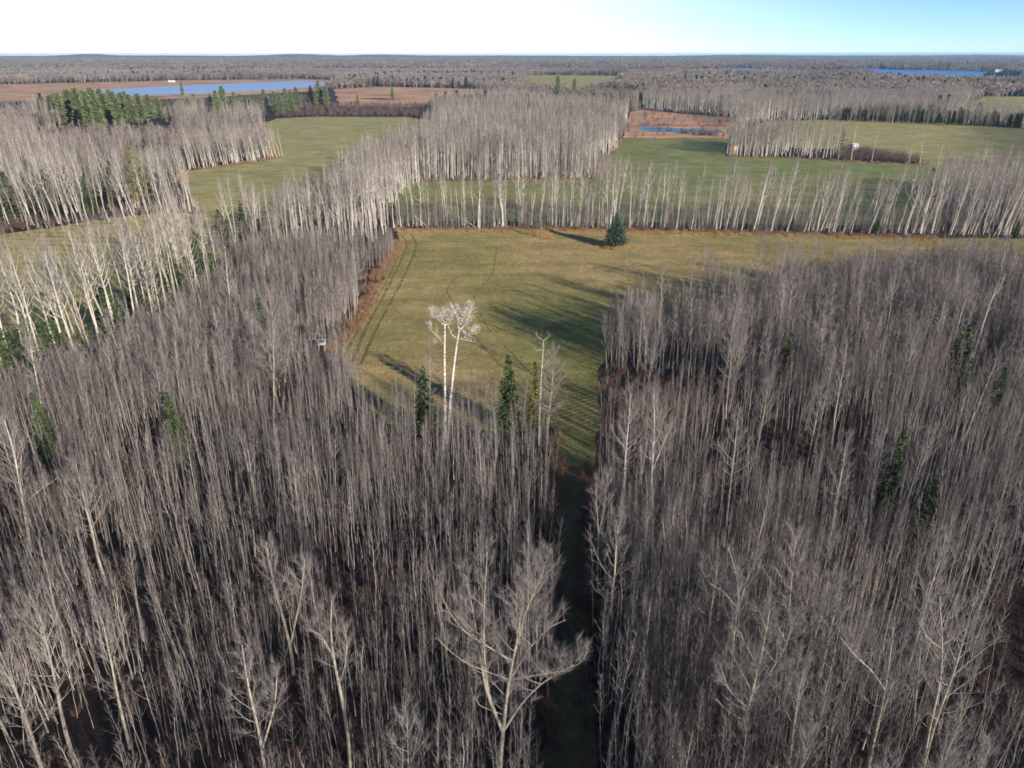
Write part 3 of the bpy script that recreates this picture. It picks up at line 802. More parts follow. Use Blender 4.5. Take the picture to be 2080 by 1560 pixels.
scatter('brush_undergrowth', brush, BP, np.c_[np.zeros((len(BP), 2)), rng.uniform(0, 6.28, len(BP))], rng.uniform(.5, 1.4, (len(BP), 1)) * np.ones(3), rng.integers(0, 5, len(BP)),
        'low reddish brown brush under the young poplars')

# bushy saplings added close along the right side of the lane to keep it in shade
LS = np.concatenate([fill(np.array([(9.8, 5), (20, 5), (22, 74), (14.5, 74), (10.8, 45)]), 1.0)])
lh = rng.uniform(5, 9.5, len(LS)) / 12
scatter('lane_shade_saplings', youngfar, LS, np.c_[rng.normal(0, .05, (len(LS), 2)), rng.uniform(0, 6.28, len(LS))], np.c_[lh * 1.1, lh * 1.1, lh], rng.integers(0, youngfar.n(), len(LS)),
        'bushy grey saplings added along the right side of the lane to shade it')
# taller grey poplars that rise out of the thickets, besides the ones modelled one by one below
TP = np.concatenate([fill(YL, 19.0), fill(YR, 14.0), fill(np.array([(12, 5), (34, 5), (34, 52), (13, 52)]), 5.6)])
px_, py_, _f = project(np.c_[TP, np.full(len(TP), 15.)])
TP = TP[(px_ > -200) & (px_ < 2300)]
px_, py_, _f = project(np.c_[TP, np.full(len(TP), 12.)])
TP = TP[~((px_ > 600) & (px_ < 1230) & (py_ < 900))]
def tall_label(px, py, p):
    side = 'left' if px < 1130 else 'right'
    low = 'near the bottom' if py > 1200 else ('low down' if py > 1000 else ('halfway up' if py > 800 else ('high up' if py > 650 else 'near the meadow')))
    return 'taller hazy crowned poplar in the %s thicket, %s, %s' % (side, low, across(px)), 'taller poplars, %s thicket, %s, %s' % (side, low, across(px))
split_and_place(TP, greyt, rng.uniform(13.5, 17.5, len(TP)), 'grey_poplar', tall_label, 'grey_poplar_wood', 'taller grey poplars in the thickets', 200, .03, -.03)

# dense crowned trees at the edge of the right thicket, whose long shadows cross the meadow
for k_, (tpx, tpy, hh) in enumerate([(1108, 562, 17), (1135, 572, 16), (1175, 586, 15), (1215, 540, 17), (1262, 548, 16), (1300, 556, 15), (1430, 538, 16), (1480, 545, 15), (1180, 640, 14), (1140, 660, 13), (1165, 690, 13)]):
    x, y = G(tpx, tpy); x += .66 * hh * 2.9; y -= .75 * hh * 2.9
    for dx_, dy_, q_ in ((0, 0, 1), (1.6, 1.1, .92)):
        place(greyt, int(rng.integers(0, 5)), x + dx_, y + dy_, hh * q_ / 17, rng.uniform(0, 6.28), 'dense crowned poplar near the shaded meadow edge of the right thicket', 'tree',
              'dense crowned poplars near the shaded meadow edge', 'grey_poplar', sxy=hh / 17 * 1.05)
# mature white aspens: left line, second line, the row behind the meadow, the big stand, island, right wood
W1 = ragged(poly([(600, 486), (640, 452), (690, 402), (740, 364), (830, 317), (1000, 284), (1150, 272), (1262, 285), (1243, 309), (1208, 336), (1196, 361),
           (850, 365), (822, 392), (790, 430), (796, 464), (770, 488), (700, 492)]), 5.0, 9.0)
R1 = poly([(1905, 462), (1895, 430), (1905, 400), (2100, 396), (2500, 400), (2800, 490), (2080, 476)])
ISL = poly([(1475, 317), (1480, 297), (1600, 300), (1700, 303), (1710, 325), (1600, 319)])
ISR = poly([(1700, 325), (1705, 304), (1760, 306), (1850, 322), (1890, 334)])
L1 = band([(-300, 930), (0, 822), (110, 774), (210, 720), (330, 656), (410, 580), (500, 508), (600, 488), (700, 478)], 9.0, 3.0)
L2 = band([(-300, 478), (0, 452), (150, 444), (300, 430), (362, 414)], 30.0, 6.6)
L3 = band([(368, 342), (480, 329), (550, 314)], 22.0, 3.6)
RW = band([(800, 458), (1000, 458), (1300, 460), (1600, 465), (1900, 471), (2200, 478)], 9.0, 2.75)
keep = rng.uniform(0, 1, len(RW)) < (0.62 + .6 * vnoise(RW, 12.0, 1.7))
RW = RW[keep]
IS = fill(ISL, 3.0); IS = IS[rng.uniform(0, 1, len(IS)) < np.where(project(np.c_[IS, IS[:, :1] * 0])[0] > 1600, .35, 1)]
def aspen_label(px, py, p):
    if p[1] < 235 and px < 640:
        a = 'in the tall line at left, ' + ('at its near end' if px < 90 else ('in its first third' if px < 200 else ('in its middle' if px < 330 else ('in its far third' if px < 440 else 'at its far end'))))
    elif px < 600:
        a = 'behind the left clearing, ' + ('at the left edge' if px < 100 else ('left of the yellow pine' if px < 260 else ('right of the yellow pine' if px < 380 else 'by the rusty edge of the left field')))
    elif px < 800: a = 'in the dense corner between left field and thicket'
    elif px < 900: a = 'in the meadow row, at its left end'
    elif px < 1000: a = 'in the meadow row, by the leaning fallen pole'
    elif px < 1090: a = 'in the meadow row, just left of the rusty tree'
    elif px < 1240: a = 'in the meadow row, between rusty tree and spruce'
    elif px < 1400: a = 'in the meadow row, just right of the spruce'
    elif px < 1600: a = 'in the meadow row, under the pond and island'
    elif px < 1780: a = 'in the meadow row, between the two low dark firs'
    elif px < 1900: a = 'in the meadow row, near its right end'
    else: a = 'in the wood at the right edge behind the meadow'
    return 'white trunked aspen ' + a, 'white aspens ' + a
lx = project(np.c_[L1, 0 * L1[:, 0]])[0]
L1 = L1[rng.uniform(0, 1, len(L1)) < np.where((lx > 425) & (lx < 478), .15, np.where(lx > 478, .6, .98))]
AP = np.concatenate([L1, RW, L2, L3]); nL1 = len(AP) - len(RW) - len(L2) - len(L3); AH = np.clip(rng.normal(20.5, 2.0, len(AP)), 14, 25)
AH[:nL1] = np.clip(rng.normal(23.5, 1.7, nL1), 19, 27) * np.where(project(np.c_[L1, 0 * L1[:, 0]])[0] > 390, .84, 1); AW = np.ones(len(AP)); AW[:nL1] = .84; BI = np.full(len(AP), .06); BI[:nL1] = .015
AH[nL1:nL1 + len(RW)] = np.clip(rng.normal(18.0, 3.0, len(RW)), 9, 22)
AH[nL1 + len(RW) + len(L2):] *= .8
split_and_place(AP, aspen, AH, 'white_aspen', aspen_label, 'aspen_line', 'bare white aspens in lines round the fields', 300, .04, BI, wmul=AW)
AP = np.concatenate([fill(W1, 3.6), fill(R1, 3.7), IS])
split_and_place(AP, aspen, np.clip(13.0 + 8.5 * vnoise(AP, 24.0, 8.8) + rng.normal(0, 2.2, len(AP)), 9, 24), 'white_aspen', aspen_label, 'aspen_wood', 'dense wood of bare white aspens beyond the tree row', 0, .02, 0,
                farkind=aspenfar, far_y=300)
# thin undergrowth of the row and of the stands
UP = np.concatenate([band([(800, 459), (1300, 461), (1900, 471), (2200, 478)], 9.0, 1.35), band([(850, 362), (1196, 360), (1215, 335)], 14.0, 2.0), fill(W1, 5.0), fill(R1, 4.0),
                     band([(-300, 940), (0, 830), (210, 727), (330, 664), (500, 512), (600, 492), (760, 486)], 10.0, 2.6)])
UH = rng.uniform(4, 10, len(UP))
scatter('sapling_undergrowth', youngfar, UP, np.c_[rng.normal(0, .05, (len(UP), 2)), rng.uniform(0, 6.28, len(UP))], np.c_[UH / 9, UH / 9, UH / 12], rng.integers(0, youngfar.n(), len(UP)),
        'thin grey saplings between the white trunks')
SP = np.concatenate([fill(ISR, 3.4), band([(800, 461), (1900, 473)], 6.0, 5.0), fill(M1, 16.0), band([(1380, 272), (1478, 277)], 10, 3.5), fill(poly([(560, 212), (870, 212), (890, 236), (560, 238)]), 7.0), fill(poly([(90, 262), (360, 262), (365, 292), (85, 300)]), 6.0),
                     band([(-200, 500), (330, 430)], 10, 5.0)])
scatter('willow_bushes', bush, SP, np.c_[np.zeros((len(SP), 2)), rng.uniform(0, 6.28, len(SP))], rng.uniform(.6, 1.35, (len(SP), 1)) * np.ones(3), rng.integers(0, 5, len(SP)),
        'dark grey brown bushes at the field edges')

# woods from the fields to the horizon
OPENW = [poly(q) for q in ([(560, 200), (880, 200), (900, 246), (560, 242)], [(90, 215), (360, 215), (365, 292), (85, 300)], [(-300, 220), (100, 225), (100, 250), (-300, 262)],
         [(420, 222), (630, 218), (640, 240), (430, 262)], [(1120, 190), (1300, 190), (1300, 232), (1120, 232)])]
OPENW = [ragged(q, 14.0, 14.0) for q in OPENW]
OPENW.append(poly([(-400, 204), (110, 201), (640, 180), (690, 180), (690, 222), (-400, 230)]))
ALL = OPENW + FIELDS + MARSH + LAKES + [W1, R1, ISL, ISR, YL, YR]
def woods(y0, y1, s, excl):
    P = jgrid(-0.80 * y1 - 60, 0.80 * y1 + 60, y0, y1, s)
    P = P[in_wedge(P, 60)]
    for e in excl: P = P[~inside(P, e)]
    return P
NP = woods(180, 1000, 5.2, ALL)
NP = NP[(NP[:, 1] > 430) | (rng.uniform(0, 1, len(NP)) < .72)]
NP = NP[(NP[:, 1] > 262) | (NP[:, 0] < -70) ]
k = vnoise(NP, 60.0, 2.2) + rng.uniform(-.2, .2, len(NP))
isas = (k > np.where(NP[:, 0] < -60, .78, .62)) | ((NP[:, 0] > 100) & (k > .42))
near = NP[:, 1] < 420
def scat(name, kind, P, h0, h1, label, hn=40.0):
    if len(P) == 0: return
    h = (h0 + (h1 - h0) * np.clip(vnoise(P, hn, 7.7) + rng.uniform(-.4, .4, len(P)), 0, 1)) / kind.h
    w_ = h * rng.uniform(.85, 1.25, len(P))
    scatter(name, kind, P, np.c_[rng.normal(0, .03, (len(P), 2)), rng.uniform(0, 6.28, len(P))], np.c_[w_, w_, h], rng.integers(0, kind.n(), len(P)), label)
scat('grey_woods', greyt, NP[~isas & near], 8, 17, 'bare grey woods behind the left clearing')
scat('grey_woods', woodfar, NP[~isas & ~near], 9, 16, 'bare grey woods between the fields and the lakes')
scat('aspen_woods', aspen, NP[isas & near], 15, 20, 'bare pale aspens in the middle distance')
scat('aspen_woods', aspenfar, NP[isas & ~near], 14, 20, 'bare pale aspens in the far woods')
MP = woods(1000, 2600, 19.0, ALL)
scat('distant_woods', farclump, MP, 12, 17, 'bare grey woods round the lakes', 200.0)
HP = woods(2600, 9000, 52.0, LAKES + [F6])
w_ = rng.uniform(2.0, 2.6, len(HP))
scatter('horizon_woods', farclump, HP, np.c_[np.zeros((len(HP), 2)), rng.uniform(0, 6.28, len(HP))], np.c_[w_, w_, rng.uniform(.8, 1.6, len(HP))], rng.integers(0, 6, len(HP)),
        'grey woods fading to the horizon')
CP = woods(700, 4200, 30.0, ALL); kk = vnoise(np.c_[CP[:, 0], CP[:, 1] * 2.2], 330.0, 4.4)
CP = CP[(kk + rng.uniform(-.12, .12, len(CP)) > .60)]
scat('evergreen_woods', farcon, CP, 12, 19, 'dark evergreen patches in the distant woods', 100.0)
BW_ = np.concatenate([fill(poly([(1125, 232), (1125, 190), (1300, 196), (1300, 232)]), 5.5), fill(poly([(1680, 246), (1700, 234), (2090, 246), (2090, 262)]), 7.0)])
scat('grey_belt', woodfar, BW_, 7, 13, 'dark shaded bare trees along the far field edges', 50.0)
LW = np.concatenate([fill(poly([(-400, 212), (110, 212), (640, 197), (640, 216), (440, 240), (360, 232), (100, 236), (-400, 262)]), 8.5), fill(CL, 8.5)])
scat('low_woods', woodfar, LW, 3, 5.5, 'low grey woods round the pines and the left clearing', 60.0)
DP = np.concatenate([fill(poly([(1140, 216), (1145, 190), (1290, 200), (1290, 224)]), 16.0), fill(poly([(1700, 246), (1700, 236), (2090, 248), (2090, 262)]), 13.0),
                     fill(poly([(1990, 160), (2090, 158), (2090, 150), (2010, 150)]), 22.0)])
scat('evergreen_belt', farcon, DP, 7, 12, 'dark evergreen belt at the field edge', 50.0)

# ------------------------------------------------------------------ rust coloured and straw grass along the edges
def tufts(name, kind, P, lo, hi, label, z=0.0):
    s = rng.uniform(lo, hi, (len(P), 1)) * np.ones(3)
    scatter(name, kind, P, np.c_[np.zeros((len(P), 2)), rng.uniform(0, 6.28, len(P))], s, rng.integers(0, kind.n(), len(P)), label, z=z)
TG = np.concatenate([band([(806, 468), (1100, 466), (1500, 473), (1900, 485)], 2.6, .62), band([(806, 490), (795, 520), (775, 556), (750, 605), (728, 645), (690, 692), (660, 712)], 2.6, .60),
                     fill(poly([(770, 545), (700, 552), (690, 545), (680, 570), (735, 592), (760, 600)]), 1.3), band([(1200, 362), (1212, 334), (1245, 308), (1266, 284)], 5.0, 1.1),
                     band([(850, 366), (1196, 364)], 4.0, 1.3), band([(1475, 319), (1600, 320), (1700, 327), (1890, 336)], 5.0, 1.3), band([(368, 370), (372, 348), (480, 334), (556, 322), (548, 300)], 5, 1.2),
                     band([(1112, 880), (1126, 930), (1108, 1060)], 1.5, .9), band([(1270, 282), (1478, 282)], 5, 1.4), band([(1560, 245), (1900, 248)], 5, 2)])
TG = TG[vnoise(TG, 4.0, 6.1) + rng.uniform(-.3, .3, len(TG)) > .38]
TG += rng.normal(0, .7, TG.shape)
tufts('rust_grass', rust, TG, .5, 1.35, 'tall rust coloured grass along the field edges')
SG = np.concatenate([band([(806, 471), (1100, 469), (1500, 477), (1900, 489)], 3.0, .8), fill(poly([(1225, 505), (1250, 509), (1278, 503), (1262, 494), (1235, 495)]), .5),
                     fill(poly([(1085, 482), (1125, 486), (1120, 477), (1090, 474)]), .6), fill(CL, 6.0)])
tufts('straw_grass', straw, SG, .6, 1.2, 'pale straw grass at the meadow edge')
MG = fill(MF, 1.0, m=5); MG = MG[MG[:, 1] < 275]
tufts('meadow_grass', nap, MG, .5, 1.3, 'short uneven grass of the meadow', z=0.02)

# ------------------------------------------------------------------ single conifers
def conifer(kind, base, top, label, name='fir_tree', cat='conifer', group=None, wide=1.0):
    if kind is bluespruce: wide = 1.22
    x, y = G(*base); t = at_y(top[0], top[1], y); h = t[2]
    vi = rng.integers(0, kind.n())
    s = h / kind.h
    place(kind, vi, x, y, s, rng.uniform(0, 6.28), label, cat, group, name, sxy=s * wide)
conifer(bluespruce, (1250, 502), (1250, 428), 'lone blue green spruce standing in the meadow by the tree row', 'spruce_tree')
for tp, h, lab, w_ in FIRS:
    x, y = G(*tp, h); kd = yellowfir if lab.startswith('yellowish') else fir
    place(kd, rng.integers(0, kd.n()), x, y, h / kd.h, rng.uniform(0, 6.28), lab, 'conifer', None, 'fir_tree', sxy=h / kd.h * w_)
conifer(yellowpine, (287, 432), (272, 300), 'tall yellow green pine behind the left clearing', 'pine_tree')
conifer(fir, (32, 450), (28, 345), 'tall dull green spruce near the left edge behind the clearing', 'spruce_tree', wide=1.5)
conifer(fir, (105, 430), (104, 340), 'green spruce second from the left edge behind the clearing', 'spruce_tree', wide=1.3)
conifer(fir, (318, 662), (325, 510), 'olive fir showing between white trunks near the middle of the left line', wide=1.2)
conifer(fir, (368, 618), (372, 488), 'dark olive fir between white trunks right of the middle of the left line', wide=1.1)
conifer(fir, (412, 575), (415, 470), 'dark green fir at the right end of the tall white line', wide=1.2)
conifer(fir, (455, 505), (457, 425), 'broad pale green fir between the white line and the left field', wide=1.6)
conifer(fir, (500, 492), (503, 405), 'slim green fir tucked behind the white trunks right of the pale fir', wide=.9)
conifer(fir, (124, 765), (120, 625), 'bushy olive green fir at the foot of the left white trunks', wide=1.4)
conifer(fir, (86, 785), (84, 650), 'small green fir left of the bushy olive one', wide=1.1)
conifer(fir, (36, 808), (32, 650), 'yellowish fir at the left edge between the white trunks', wide=1.2)
conifer(fir, (295, 678), (297, 580), 'low green fir among the white trunks', wide=1.2)
conifer(fir, (240, 700), (235, 570), 'dark fir behind the third cluster of white trunks', wide=1.3)
FG = [(20, 735, 8), (60, 716, 7), (150, 690, 9), (178, 672, 8), (262, 640, 9), (345, 592, 10), (392, 560, 11), (432, 524, 10), (470, 498, 11), (532, 480, 9), (575, 470, 8), (225, 628, 12), (280, 606, 12),
      (140, 668, 12), (330, 566, 12), (400, 520, 13), (60, 690, 10)]
for bx, by, h in FG:
    by += (75 if bx < 200 else (60 if bx < 340 else (45 if bx < 450 else 20))); x, y = G(bx, by); e_ = ('near end' if bx < 160 else ('middle' if bx < 350 else 'far end'))
    place(fir, rng.integers(0, 4), x, y, h / 9.0, rng.uniform(0, 6.28), 'dark green fir under the tall white line at left, ' + e_, 'conifer', 'firs under the white line, ' + e_, 'fir_tree', sxy=h / 9.0 * 1.35)
for bx, by, h in [(15, 440, 15), (60, 425, 14), (150, 420, 16), (185, 432, 14), (235, 415, 15), (330, 415, 13), (345, 388, 14), (70, 395, 15), (210, 390, 13), (395, 322, 12), (300, 330, 14), (160, 340, 14), (430, 300, 13), (30, 350, 15)]:
    x, y = G(bx, by); e_ = ('by the left edge' if bx < 110 else ('left of the yellow pine' if bx < 270 else 'right of the yellow pine'))
    place(fir, rng.integers(0, 4), x, y, h / 9.0, rng.uniform(0, 6.28), 'dark spruce in the wood behind the left clearing, ' + e_, 'conifer', 'spruces behind the left clearing, ' + e_, 'spruce_tree', sxy=h / 9.0 * 1.2)
conifer(pinek, (1703, 326), (1700, 263), 'dark green pine at the front of the tree island beside the white shed', 'pine_tree', wide=.9)
conifer(fir, (1608, 470), (1608, 438), 'small dark fir under the right part of the tree row', wide=1.5)
conifer(fir, (1779, 474), (1778, 444), 'small dark fir under the tree row, nearer the right edge', wide=1.5)
conifer(fir, (2060, 484), (2061, 448), 'round dark fir under the trees at the right edge', wide=1.6)
conifer(fir, (1212, 318), (1213, 262), 'slender dark spruce at the right corner of the big aspen wood', 'spruce_tree', wide=1.3)
conifer(fir, (1180, 330), (1180, 280), 'dim green spruce inside the right corner of the big aspen wood', 'spruce_tree', wide=1.3)
for bx, by, tx, ty, lab in [(650, 215, 650, 163, 'dark pine right of the lake, tallest of its group'), (634, 213, 634, 172, 'dark pine close left of the tallest one by the lake'),
        (727, 214, 727, 192, 'small dark pine before the rust marsh'), (798, 206, 798, 177, 'lone layered pine before the rust marsh'), (458, 236, 458, 173, 'tall green pine in the middle of the lake shore wood'),
        (480, 233, 480, 185, 'lower green pine right of the tall one on the lake shore'), (508, 232, 508, 196, 'low green pine below the lake'), (540, 226, 540, 180, 'green pine below the right half of the lake'),
        (560, 228, 560, 184, 'second green pine below the right half of the lake'), (583, 224, 583, 178, 'dark pine below the right end of the lake'), (605, 222, 605, 176, 'slim dark pine below the right end of the lake'),
        (432, 232, 432, 190, 'olive pine left of the tall lake shore pine'), (372, 196, 372, 165, 'small pine top standing against the blue lake'), (873, 224, 873, 202, 'small dark pine by the far marsh end'),
        (386, 240, 386, 196, 'olive green pine just right of the dark grove'), (408, 238, 408, 200, 'second olive green pine right of the dark grove'), (445, 240, 445, 182, 'broad green pine left of the tall lake shore pine'),
        (494, 238, 494, 190, 'green pine third right of the tall lake shore pine'), (524, 234, 524, 190, 'bushy green pine below the lake middle'), (571, 232, 571, 186, 'green pine squeezed between two darker ones below the lake'),
        (594, 230, 594, 182, 'dark pine second from the right in the lake group'), (664, 216, 664, 174, 'dark pine close right of the tallest one by the lake'), (1132, 205, 1132, 153, 'solitary dark pine before the distant field'), (1166, 196, 1166, 158, 'small dark pine right of the solitary one'), (-2, 268, -2, 200, 'dark pine cut by the left edge'),
        (1862, 248, 1862, 214, 'olive pine at the left end of the dark hedge'), (1885, 250, 1885, 212, 'dark pine in the hedge before the far field'), (1945, 252, 1945, 216, 'dark pine in the hedge near the right edge')]:
    conifer(grovek, (bx, by), (tx, ty), lab, 'pine_tree', wide=1.0)
PG = 'pines of the dark green grove below the lake'
pcl = [(112, 250, 192), (130, 255, 186), (150, 252, 180), (168, 258, 176), (186, 256, 184), (204, 262, 180), (222, 258, 188), (240, 256, 184), (256, 250, 186), (272, 254, 190), (290, 250, 188),
       (308, 246, 190), (326, 244, 196), (344, 240, 200), (160, 244, 184), (248, 264, 196), (186, 266, 192), (118, 240, 190), (284, 240, 190), (196, 246, 176), (176, 240, 182), (232, 242, 180), (214, 244, 178), (142, 240, 184), (262, 240, 184)]
for j, (bx, by, ty) in enumerate(pcl):
    end = 'at its left end' if bx < 160 else ('at its right end' if bx > 280 else 'in its middle')
    conifer(grovek, (bx, by), (bx + 2, ty), 'green pine of the dark grove below the lake, ' + end, 'pine_tree', group=PG + ', ' + end, wide=rng.uniform(1.05, 1.45))
for j, (bx, by, ty) in enumerate([(1482, 156, 138), (1495, 157, 139), (1508, 156, 140), (1525, 158, 142)]):
    conifer(pinek, (bx, by), (bx, ty), 'very dark far pine in the clump before the sliver of water', 'pine_tree', group='very dark far pines before the sliver of water', wide=1.5)

# ------------------------------------------------------------------ bare trees modelled one by one
def px_stem(pts, base_y, jit=0.0, seed=0):
    """stem through the given picture points, standing at ground distance base_y"""
    rg = np.random.default_rng(seed)
    P = np.array([at_y(a, b, base_y) for a, b in pts])
    P[1:, 1] += np.cumsum(rg.normal(0, jit, len(P) - 1))
    return P
def smooth(P, n=12):
    P = np.asarray(P); d = np.r_[0, np.cumsum(np.linalg.norm(np.diff(P, axis=0), axis=1))]; d /= d[-1]
    u = np.linspace(0, 1, n); Q = np.stack([np.interp(u, d, P[:, i]) for i in range(3)], -1)
    for _ in range(2): Q[1:-1] = (Q[:-2] + 2 * Q[1:-1] + Q[2:]) / 4
    return Q
def custom(name, base, stems, label, mats, seed, **kw):
    """stems: list of (picture points, radius at foot, radius at tip, dress options or None)"""
    bx, by = G(*base); rg = np.random.default_rng(seed)
    tr, cr = Geo(), Geo()
    foot = np.array([bx, by, 0.0])
    for si, (pts, ra, rb, dk) in enumerate(stems):
        P = px_stem(pts, by, kw.get('jit', .25) if si else .08, seed + si) - foot
        if si == 0: P = np.vstack([[0, 0, -.2], P])
        elif 'mother' in kw or True:
            # let the limb spring from the nearest point of the first stem
            d = np.linalg.norm(main - P[0], axis=1); P[0] = main[d.argmin()]
        P = smooth(P, 14 if len(P) > 2 else 6)
        if si == 0: main = P
        Rd = ra + (rb - ra) * np.linspace(0, 1, len(P)) ** .9
        (tr if si == 0 else tr).tube(P, Rd, 7 if ra > .08 else 5, 0)
        if dk is not None:
            dk = dict(dk); dk['twr'] = dk['twr'] * max(1.0, by / 54.0)
            dress(cr, rg, P, Rd, **dk)
    e = empty(name, (bx, by, 0), label, 'tree')
    obj('trunk', tr.mesh(name + '_trunk', mats), e); obj('crown', cr.mesh(name + '_crown', mats), e)
    return e
D = lambda cs, n1, L, ang=(62, 25), n2=7, n3=6, tw=.8, twr=.0085, **k: dict(cs=cs, n1=n1, len1=L, ang=ang, n2=n2, n3=n3, tw=tw, twr=twr, k1=4, **k)
BG = [M['grey_bark'], M['limb_twig']]; BW = [M['white_bark'], M['aspen_twig']]; BPale = [M['pale_bark'], M['pale_bark']]

custom('cottonwood_tree', (1012, 1640), [
    ([(1014, 1560), (1022, 1480), (1030, 1400), (1045, 1330), (1058, 1260), (1066, 1190)], 0.260, .02, D(.45, 24, 3.4, n3=10)),
    ([(1012, 1500), (985, 1400), (975, 1330), (962, 1260), (945, 1180)], 0.149, .02, D(.30, 26, 3.2, n3=10)),
    ([(1012, 1480), (990, 1420), (982, 1300), (984, 1200), (990, 1120)], 0.112, .02, D(.40, 14, 2.8, n3=10)),
    ([(1024, 1475), (1060, 1430), (1100, 1385), (1140, 1350), (1180, 1325), (1192, 1290)], 0.105, .02, D(.30, 24, 2.8, (70, 25), n3=10)),
    ([(1035, 1400), (1080, 1365), (1130, 1352), (1165, 1340)], 0.074, .02, D(.25, 10, 2.4, n3=10)),
    ([(1040, 1370), (1085, 1300), (1120, 1270), (1150, 1265)], 0.074, .02, D(.3, 12, 2.6, n3=10)),
    ([(1040, 1340), (1070, 1240), (1100, 1180), (1110, 1140)], 0.081, .02, D(.3, 20, 2.8, n3=10)),
    ([(975, 1340), (940, 1280), (910, 1230), (890, 1190)], 0.062, .02, D(.3, 12, 2.6, n3=10)),
    ([(975, 1380), (945, 1345), (912, 1325), (885, 1300)], 0.050, .02, D(.3, 8, 1.8, n3=6)),
    ([(985, 1450), (970, 1430), (965, 1400)], 0.037, .02, D(.3, 4, 1.0)),
], 'huge many limbed bare cottonwood leaning over the bottom of the lane', BG, 11)
custom('grey_poplar', (712, 1560), [
    ([(712, 1525), (704, 1470), (690, 1400), (676, 1340), (668, 1270), (672, 1225)], .24, .03, D(.48, 14, 2.6)),
    ([(678, 1345), (650, 1300), (628, 1270)], .08, .02, D(.25, 10, 1.8)),
    ([(690, 1400), (700, 1360), (706, 1300), (700, 1260)], .07, .02, D(.25, 10, 1.8))],
    'pale crooked poplar with forked crown left of the huge cottonwood', BG, 12)
custom('grey_poplar', (596, 1370), [
    ([(595, 1340), (580, 1280), (568, 1230), (552, 1170), (540, 1100)], .20, .03, D(.42, 22, 2.8)),
    ([(590, 1310), (600, 1260), (612, 1210), (622, 1130)], .13, .03, D(.42, 16, 2.4))],
    'twin stemmed poplar with a hazy crown above and left of the forked pale one', BG, 13)
custom('grey_poplar', (1480, 1640), [
    ([(1488, 1570), (1505, 1500), (1518, 1440), (1532, 1380), (1548, 1300), (1560, 1230)], .28, .03, D(.30, 38, 4.2, (66, 22), n2=9, n3=8)),
    ([(1525, 1420), (1560, 1360), (1590, 1300), (1610, 1240)], .09, .02, D(.25, 16, 2.8, n3=8)),
    ([(1515, 1450), (1480, 1400), (1462, 1350)], .07, .02, D(.25, 12, 2.2, n3=8))],
    'large bare poplar with a dense round crown at the bottom right of the lane', BG, 14)
custom('grey_poplar', (1752, 1640), [
    ([(1762, 1560), (1775, 1490), (1796, 1400), (1804, 1340), (1812, 1270)], .24, .03, D(.50, 22, 3.4)),
    ([(1796, 1400), (1770, 1360), (1735, 1330), (1710, 1300)], .08, .02, D(.25, 12, 2.2))],
    'bare poplar with a left reaching limb at the bottom right', BG, 15)
custom('grey_poplar', (1850, 1640), [
    ([(1852, 1560), (1852, 1480), (1864, 1390), (1870, 1330), (1874, 1290)], .16, .03, D(.55, 18, 2.8)),],
    'straight stemmed poplar beside the left reaching one at the bottom right', BG, 16)
custom('grey_poplar', (1862, 1660), [
    ([(1872, 1570), (1890, 1500), (1918, 1420), (1940, 1370), (1955, 1300), (1975, 1220)], .22, .03, D(.42, 30, 4.4, n3=8)),
    ([(1870, 1560), (1884, 1480), (1902, 1390), (1912, 1330), (1900, 1200)], .16, .03, D(.45, 24, 3.6, n3=8))],
    'pair of right leaning poplar stems with one wide hazy crown near the bottom right corner', BG, 17)
custom('grey_poplar', (1497, 1420), [
    ([(1497, 1380), (1498, 1300), (1500, 1222), (1496, 1160), (1478, 1110)], .17, .03, D(.55, 14, 2.4)),
    ([(1500, 1240), (1512, 1190), (1530, 1150), (1550, 1125)], .09, .02, D(.2, 12, 2.2)),
    ([(1498, 1230), (1470, 1200), (1440, 1188), (1425, 1160)], .06, .02, D(.3, 8, 1.5))],
    'forked poplar shaped like a V in the middle of the right thicket', BG, 18)
custom('grey_poplar', (1470, 1110), [
    ([(1475, 1060), (1484, 980), (1494, 900), (1500, 840)], .20, .03, D(.38, 26, 3.4, (75, 25)))],
    'tall poplar with long side limbs above the V shaped one', BG, 19)
custom('grey_poplar', (1262, 1070), [
    ([(1265, 1010), (1270, 930), (1276, 870), (1282, 800)], .22, .03, D(.40, 26, 3.6, (68, 22)))],
    'tall tan stemmed poplar right beside the dark lane', BW, 20)
custom('grey_poplar', (1318, 1080), [
    ([(1320, 1020), (1325, 940), (1330, 870), (1328, 800)], .18, .03, D(.45, 24, 3.6)),
    ([(1325, 950), (1345, 900), (1362, 860)], .10, .02, D(.3, 14, 2.8))],
    'poplar with two tan stems and a broad hazy crown right of the lane', BW, 21)
custom('grey_poplar', (1213, 1200), [
    ([(1214, 1160), (1216, 1100), (1214, 1060), (1208, 980)], .15, .03, D(.35, 20, 2.6)),
    ([(1216, 1080), (1228, 1030), (1236, 960)], .08, .02, D(.25, 14, 2.2))],
    'grey poplar with an oval crown hanging over the right side of the lane', BG, 22)
custom('grey_poplar', (556, 850), [
    ([(556, 800), (556, 740), (555, 690), (553, 640)], .20, .03, D(.34, 30, 3.4, (66, 20)))],
    'tall straight poplar with a wide fan crown left of the meadow corner', BG, 23)
custom('grey_poplar', (575, 830), [
    ([(577, 790), (582, 740), (590, 690), (598, 655)], .12, .02, D(.35, 18, 2.4))],
    'thinner poplar close right of the fan crowned one', BG, 24)
custom('grey_poplar', (62, 1120), [
    ([(55, 1070), (45, 1010), (34, 950), (22, 890), (10, 850)], .24, .03, D(.35, 26, 3.6)),
    ([(50, 1030), (75, 1000), (105, 975), (130, 960)], .07, .02, D(.3, 10, 1.8))],
    'pale poplar leaning left at the left edge beside the rusty bush patch', BW, 25)
